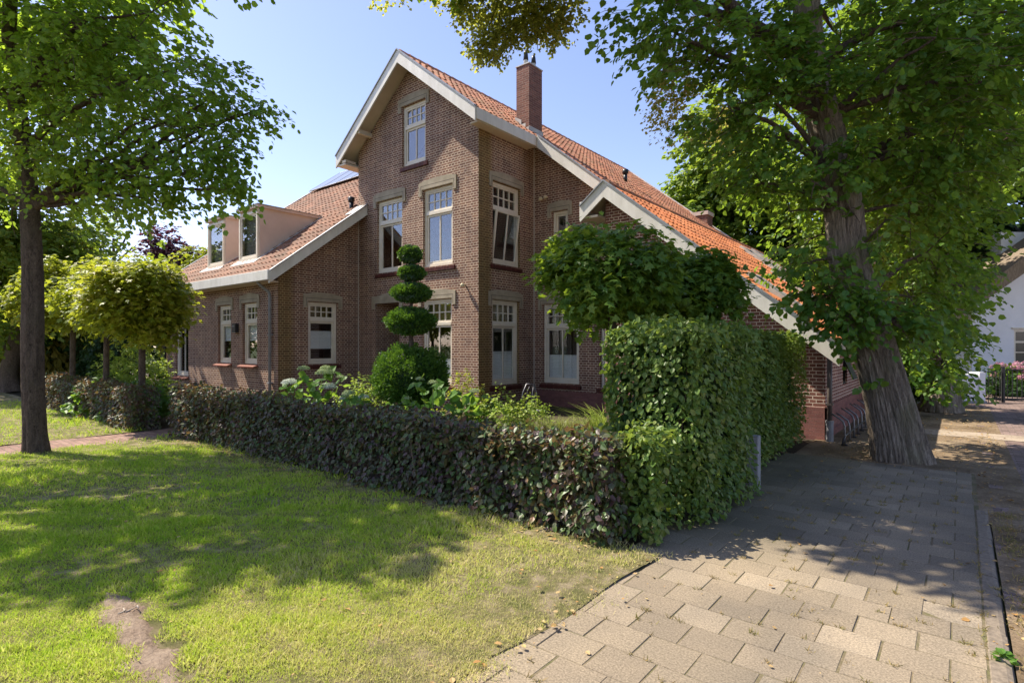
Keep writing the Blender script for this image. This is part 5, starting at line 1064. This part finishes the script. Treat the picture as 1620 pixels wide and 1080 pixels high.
# ------------------------------------------------------------------ grass blades, litter
def dirt_d(x, y):      # distance to the worn strip in the lawn, in camera-plane terms
    A = pg(190, 962)[:2]; Bq = pg(268, 1072)[:2]; ab = Bq-A; t = np.clip(((x-A[0])*ab[0]+(y-A[1])*ab[1])/(ab@ab), 0, 1); return np.hypot(x-A[0]-t*ab[0], y-A[1]-t*ab[1])
def dirtpatch():
    A = pg(178, 958)[:2]; Bq = pg(262, 1085)[:2]; u_ = unit(Bq-A); n_ = np.array([-u_[1], u_[0]]); L = np.linalg.norm(Bq-A); K, W_ = 90, 40; V = []; F = []
    for i in range(K+1):
        for j in range(W_+1):
            t = -.15+1.3*i/K; w_ = (j/W_-.5)*2; p = A+u_*L*t+n_*w_*.26; e = noise.fractal(Vector((p[0]*5, p[1]*5, 3)), 1, 2, 4); f = noise.fractal(Vector((p[0]*40, p[1]*40, 9)), 1, 2, 3)
            ce = .13*math.sin(t*5+.6)*.35; wd = (.42+.16*math.sin(t*7+1))*(1-max(0, abs(t-.5)*2-.55)*1.1); h = (1-((w_-ce)/max(wd, .05))**2)+e*1.3
            z = float(lawnz(np.array(p[0]), np.array(p[1])))+min(.014, max(-.02, h*.02))+.010*f; V.append((p[0], p[1], z))
    for i in range(K):
        for j in range(W_): a = i*(W_+1)+j; F.append((a, a+1, a+W_+2, a+W_+1))
    mb = MB(); mb.add(V, F); tag(mb.build('bare_earth', M['dirt'], None, True, uv=False), kind='structure')
dirtpatch()
M['blade'] = None
def blademat():
    m, ns, ls, b = newmat('grass_blade'); g = ns.new('ShaderNodeNewGeometry'); co = coords(ns, ls, 'Object')
    n = N(ns, 'ShaderNodeTexNoise', i_Scale=1.3, i_Detail=9.0, i_Roughness=.82); ls.new(co, n.inputs[0])
    sp = ns.new('ShaderNodeSeparateXYZ'); ls.new(co, sp.inputs[0])
    dry = math_(ns, ls, 'MULTIPLY', math_(ns, ls, 'SUBTRACT', sp.outputs[0], 4.6), .11)      # drier turf towards the pavement
    f = math_(ns, ls, 'ADD', n.outputs[0], math_(ns, ls, 'MULTIPLY', math_(ns, ls, 'SUBTRACT', g.outputs['Random Per Island'], .5), .30)); f = math_(ns, ls, 'ADD', f, math_(ns, ls, 'MAXIMUM', dry, 0))
    r = ramp(ns, [(.28, (.16, .34, .02)), (.42, (.31, .50, .03)), (.55, (.48, .58, .06)), (.68, (.61, .57, .18)), (.82, (.70, .57, .31))]); ls.new(f, r.inputs[0])
    ls.new(r.outputs[0], b.inputs['Base Color']); b.inputs['Roughness'].default_value = .55; b.inputs['Specular IOR Level'].default_value = .3
    t = ns.new('ShaderNodeBsdfTranslucent'); ls.new(mix(ns, ls, r.outputs[0], (.5, .68, .05), .5), t.inputs[0]); mx = ns.new('ShaderNodeMixShader'); mx.inputs[0].default_value = .45
    ls.new(b.outputs[0], mx.inputs[1]); ls.new(t.outputs[0], mx.inputs[2]); ls.new(mx.outputs[0], ns['Material Output'].inputs[0]); return m
M['blade'] = blademat()
def turf():
    rg = np.random.RandomState(9); PP = []; SZ = []
    # sample inside the picture's field, density falling with distance
    for (d0, d1, n, h) in ((2.3, 3.6, 110000, .030), (3.6, 5.5, 110000, .036), (5.5, 9, 95000, .046), (9, 16, 55000, .06), (.9, 2.3, 40000, .03)):
        D_ = np.sqrt(rg.uniform(d0**2, d1**2, n)); xx = rg.uniform(-1.12, .45, n)*D_; P = CAM[:2]+xx[:, None]*RT+D_[:, None]*FW
        ed = LAWN_X+.05*np.sin(P[:, 1]*1.7)+.03*np.sin(P[:, 1]*4.1+1)+.04*(P[:, 1] < -8)+np.abs(rg.normal(size=n))*.05*(1+np.sin(P[:, 1]*6))-.02
        ok = (P[:, 1] < -6.05-.25*(P[:, 0] < -2.7)) & (P[:, 0] < ed) & ~((P[:, 0] > -2.74) & (P[:, 0] < -1.76)) & (dirt_d(P[:, 0], P[:, 1]) > .07+.05*np.sin(P[:, 0]*19+P[:, 1]*7)+rg.rand(n)**2*.12)
        P3 = np.column_stack([P, lawnz(P[:, 0], P[:, 1])]); bare = clump(P3*np.array([1, 1, 0]), 91, 1.8)+rg.normal(size=n)*.7; thin = ((P3[:, 0] > 5.0) & (bare > 1.3) & (rg.rand(n) < .5)) | ((bare > 2.1) & (rg.rand(n) < .45)); hedgefoot = (P3[:, 1] > -6.45) & (rg.rand(n) < .6)
        ok &= ~thin & ~hedgefoot; PP.append(P3[ok]); SZ.append(h*rg.uniform(.6, 1.4, ok.sum()))
    P = np.vstack(PP); s_ = np.concatenate(SZ); n = len(P); tall = clump(P, 17, 2.5) > 1.6; s_ = s_*(1+.6*tall)*(.85+.18*clump(P, 23, 3.5)).clip(.5, 1.5)
    tip = rg.normal(size=(n, 3))*.55; tip[:, 2] = .75+.3*rg.rand(n); nor = rg.normal(size=(n, 3)); nor[:, 2] = .1
    o = leaves('grass', P, tip, nor, s_, BLADE, M['blade']); tag(o, 'short mown grass with dry patches', 'grass', kind='stuff')
turf()
def litter():
    rg = np.random.RandomState(19); n = 420; D_ = np.sqrt(rg.uniform(2.5**2, 8**2, n)); xx = rg.uniform(-.95, .9, n)*D_; P = CAM[:2]+xx[:, None]*RT+D_[:, None]*FW
    P3 = np.column_stack([P, np.where(P[:, 0] < LAWN_X, .035, .012)]); ok = ~((P3[:, 1] > -6.4) & (P3[:, 0] < 7.5)); P3 = P3[ok]
    m = 1500; Q = np.column_stack([rg.uniform(7.5, 9.4, m), rg.uniform(-1.2, 10, m), np.full(m, .012)]); m2 = 900; Q2 = np.column_stack([rg.normal(9.62, .10, m2), rg.uniform(-8, 8, m2), np.full(m2, .004)])
    m3 = 110; ye = rg.uniform(-11, -6.2, m3); Q3 = np.column_stack([LAWN_X+.03*np.sin(ye*4.1)+rg.normal(size=m3)*.09, ye, np.full(m3, .02)]); m4 = 500; xh = rg.uniform(-1.6, 7, m4); Q4 = np.column_stack([xh, -6.42+rg.normal(size=m4)*.10, np.full(m4, .03)])
    P3 = np.vstack([P3, Q, Q2, Q3, Q4]); n = len(P3); o = leaves('fallen_leaves', P3, rg.normal(size=(n, 3))*np.array([1, 1, .12]), rg.normal(size=(n, 3))*.3+np.array([0, 0, 1]), (.012+.035*rg.rand(n)**2.2), LEAF, M['deadleaf']); tag(o, 'dry fallen leaves and bracts scattered over turf, paving and kerb', 'fallen leaves', kind='stuff')
litter()
def weeds():
    rg = np.random.RandomState(29); P = []
    for i in range(420):
        r = rg.randint(0, 46); y = -13.0+r*.25+(0 if rg.rand() < .6 else .125); x = 9.385-.146*rg.randint(0, 13) ; x = x+(rg.rand()-.5)*.2 if rg.rand() < .5 else x; k = rg.randint(5, 22)
        P.append(np.column_stack([x+rg.normal(size=k)*.014, y+rg.normal(size=k)*.008, np.full(k, -.004)]))
    for i in range(60):      # thicker along the kerb
        y = rg.uniform(-9, -3); k = rg.randint(15, 50); P.append(np.column_stack([9.60+rg.normal(size=k)*.05, y+rg.normal(size=k)*.05, np.full(k, -.01)]))
    for i in range(26): y = rg.uniform(-9.5, -4); k = rg.randint(8, 26); P.append(np.column_stack([9.385+rg.normal(size=k)*.012, y+rg.normal(size=k)*.04, np.full(k, -.01)]))
    P = np.vstack(P); n = len(P); ok = ~((P[:, 0] < LAWN_X)); P = P[ok]; n = len(P); tip = rg.normal(size=(n, 3))*.6; tip[:, 2] = .5+.4*rg.rand(n)
    o = leaves('weeds', P, tip, rg.normal(size=(n, 3)), rg.uniform(.015, .045, n), BLADE, M['weed']); tag(o, 'small dry grass tufts growing from the paving joints and kerb', 'weeds', kind='stuff')
M['weed'] = leafmat('dry_weed', [(.10, .13, .03), (.22, .2, .06), (.36, .26, .11), (.34, .22, .1)], (.35, .3, .08), .3, .7, 4)
weeds()
# soil and moss lying along the kerb on the road side
sheet('kerb_soil', 9.37, 9.532, -3.45, 9, -.0065, M['litter'], 2, 60, lambda X_, Y_: .003*np.sin(Y_*5))
sheet('kerb_soil', 9.497, 9.86, -13, 9, -.009, M['litter'], 3, 60, lambda X_, Y_: .008*np.sin(Y_*5)*(X_ < 9.7))
def dandelion():
    b = pg(1590, 1045); rg = np.random.RandomState(5); root = empty('weed_plant', b, 'single broad-leaved green weed growing beside the kerb in the near right corner', 'plant'); n = 26; a = rg.rand(n)*6.28; P = b+np.stack([np.cos(a)*.02, np.sin(a)*.02, rg.rand(n)*.03], 1)
    keep(leaves('foliage', P, np.stack([np.cos(a), np.sin(a), .5*rg.rand(n)], 1), np.tile([0, 0, 1.], (n, 1))+rg.normal(size=(n, 3))*.2,   .048*rg.uniform(.6, 1.1, n), LEAF, M['hydleaf']), root)
dandelion()
def twiglets():
    rg = np.random.RandomState(3)
    for i, (x, y, lab) in enumerate(((199, 982, 'broken grey twigs lying on the bare earth patch'), (420, 790, 'thin dry stick on the shaded lawn below the copper hedge'))):
        b = pg(x, y); mb = MB()
        for k in range(4 if i == 0 else 9): a = rg.rand()*3.14 if i == 0 else 2.4+rg.normal()*.3; c = b+np.array([rg.normal()*.03, rg.normal()*.03, .045+.005*k]) if i == 0 else b+np.array([(k-4)*.10, (k-4)*-.03+rg.normal()*.02, .035]); d = np.array([math.cos(a), math.sin(a), .1])*rg.uniform(.014, .034); mb.tube([c-d, c+rg.normal(size=3)*.006, c+d], [.004, .005, .0025], 6)
        mb.v = [tuple(np.array(v)-np.array([b[0], b[1], 0])) for v in mb.v]; o = mb.build('twigs', M['deadtwig'], None, True, uv=False); o.location = (b[0], b[1], 0); tag(o, lab, 'twigs')
twiglets()
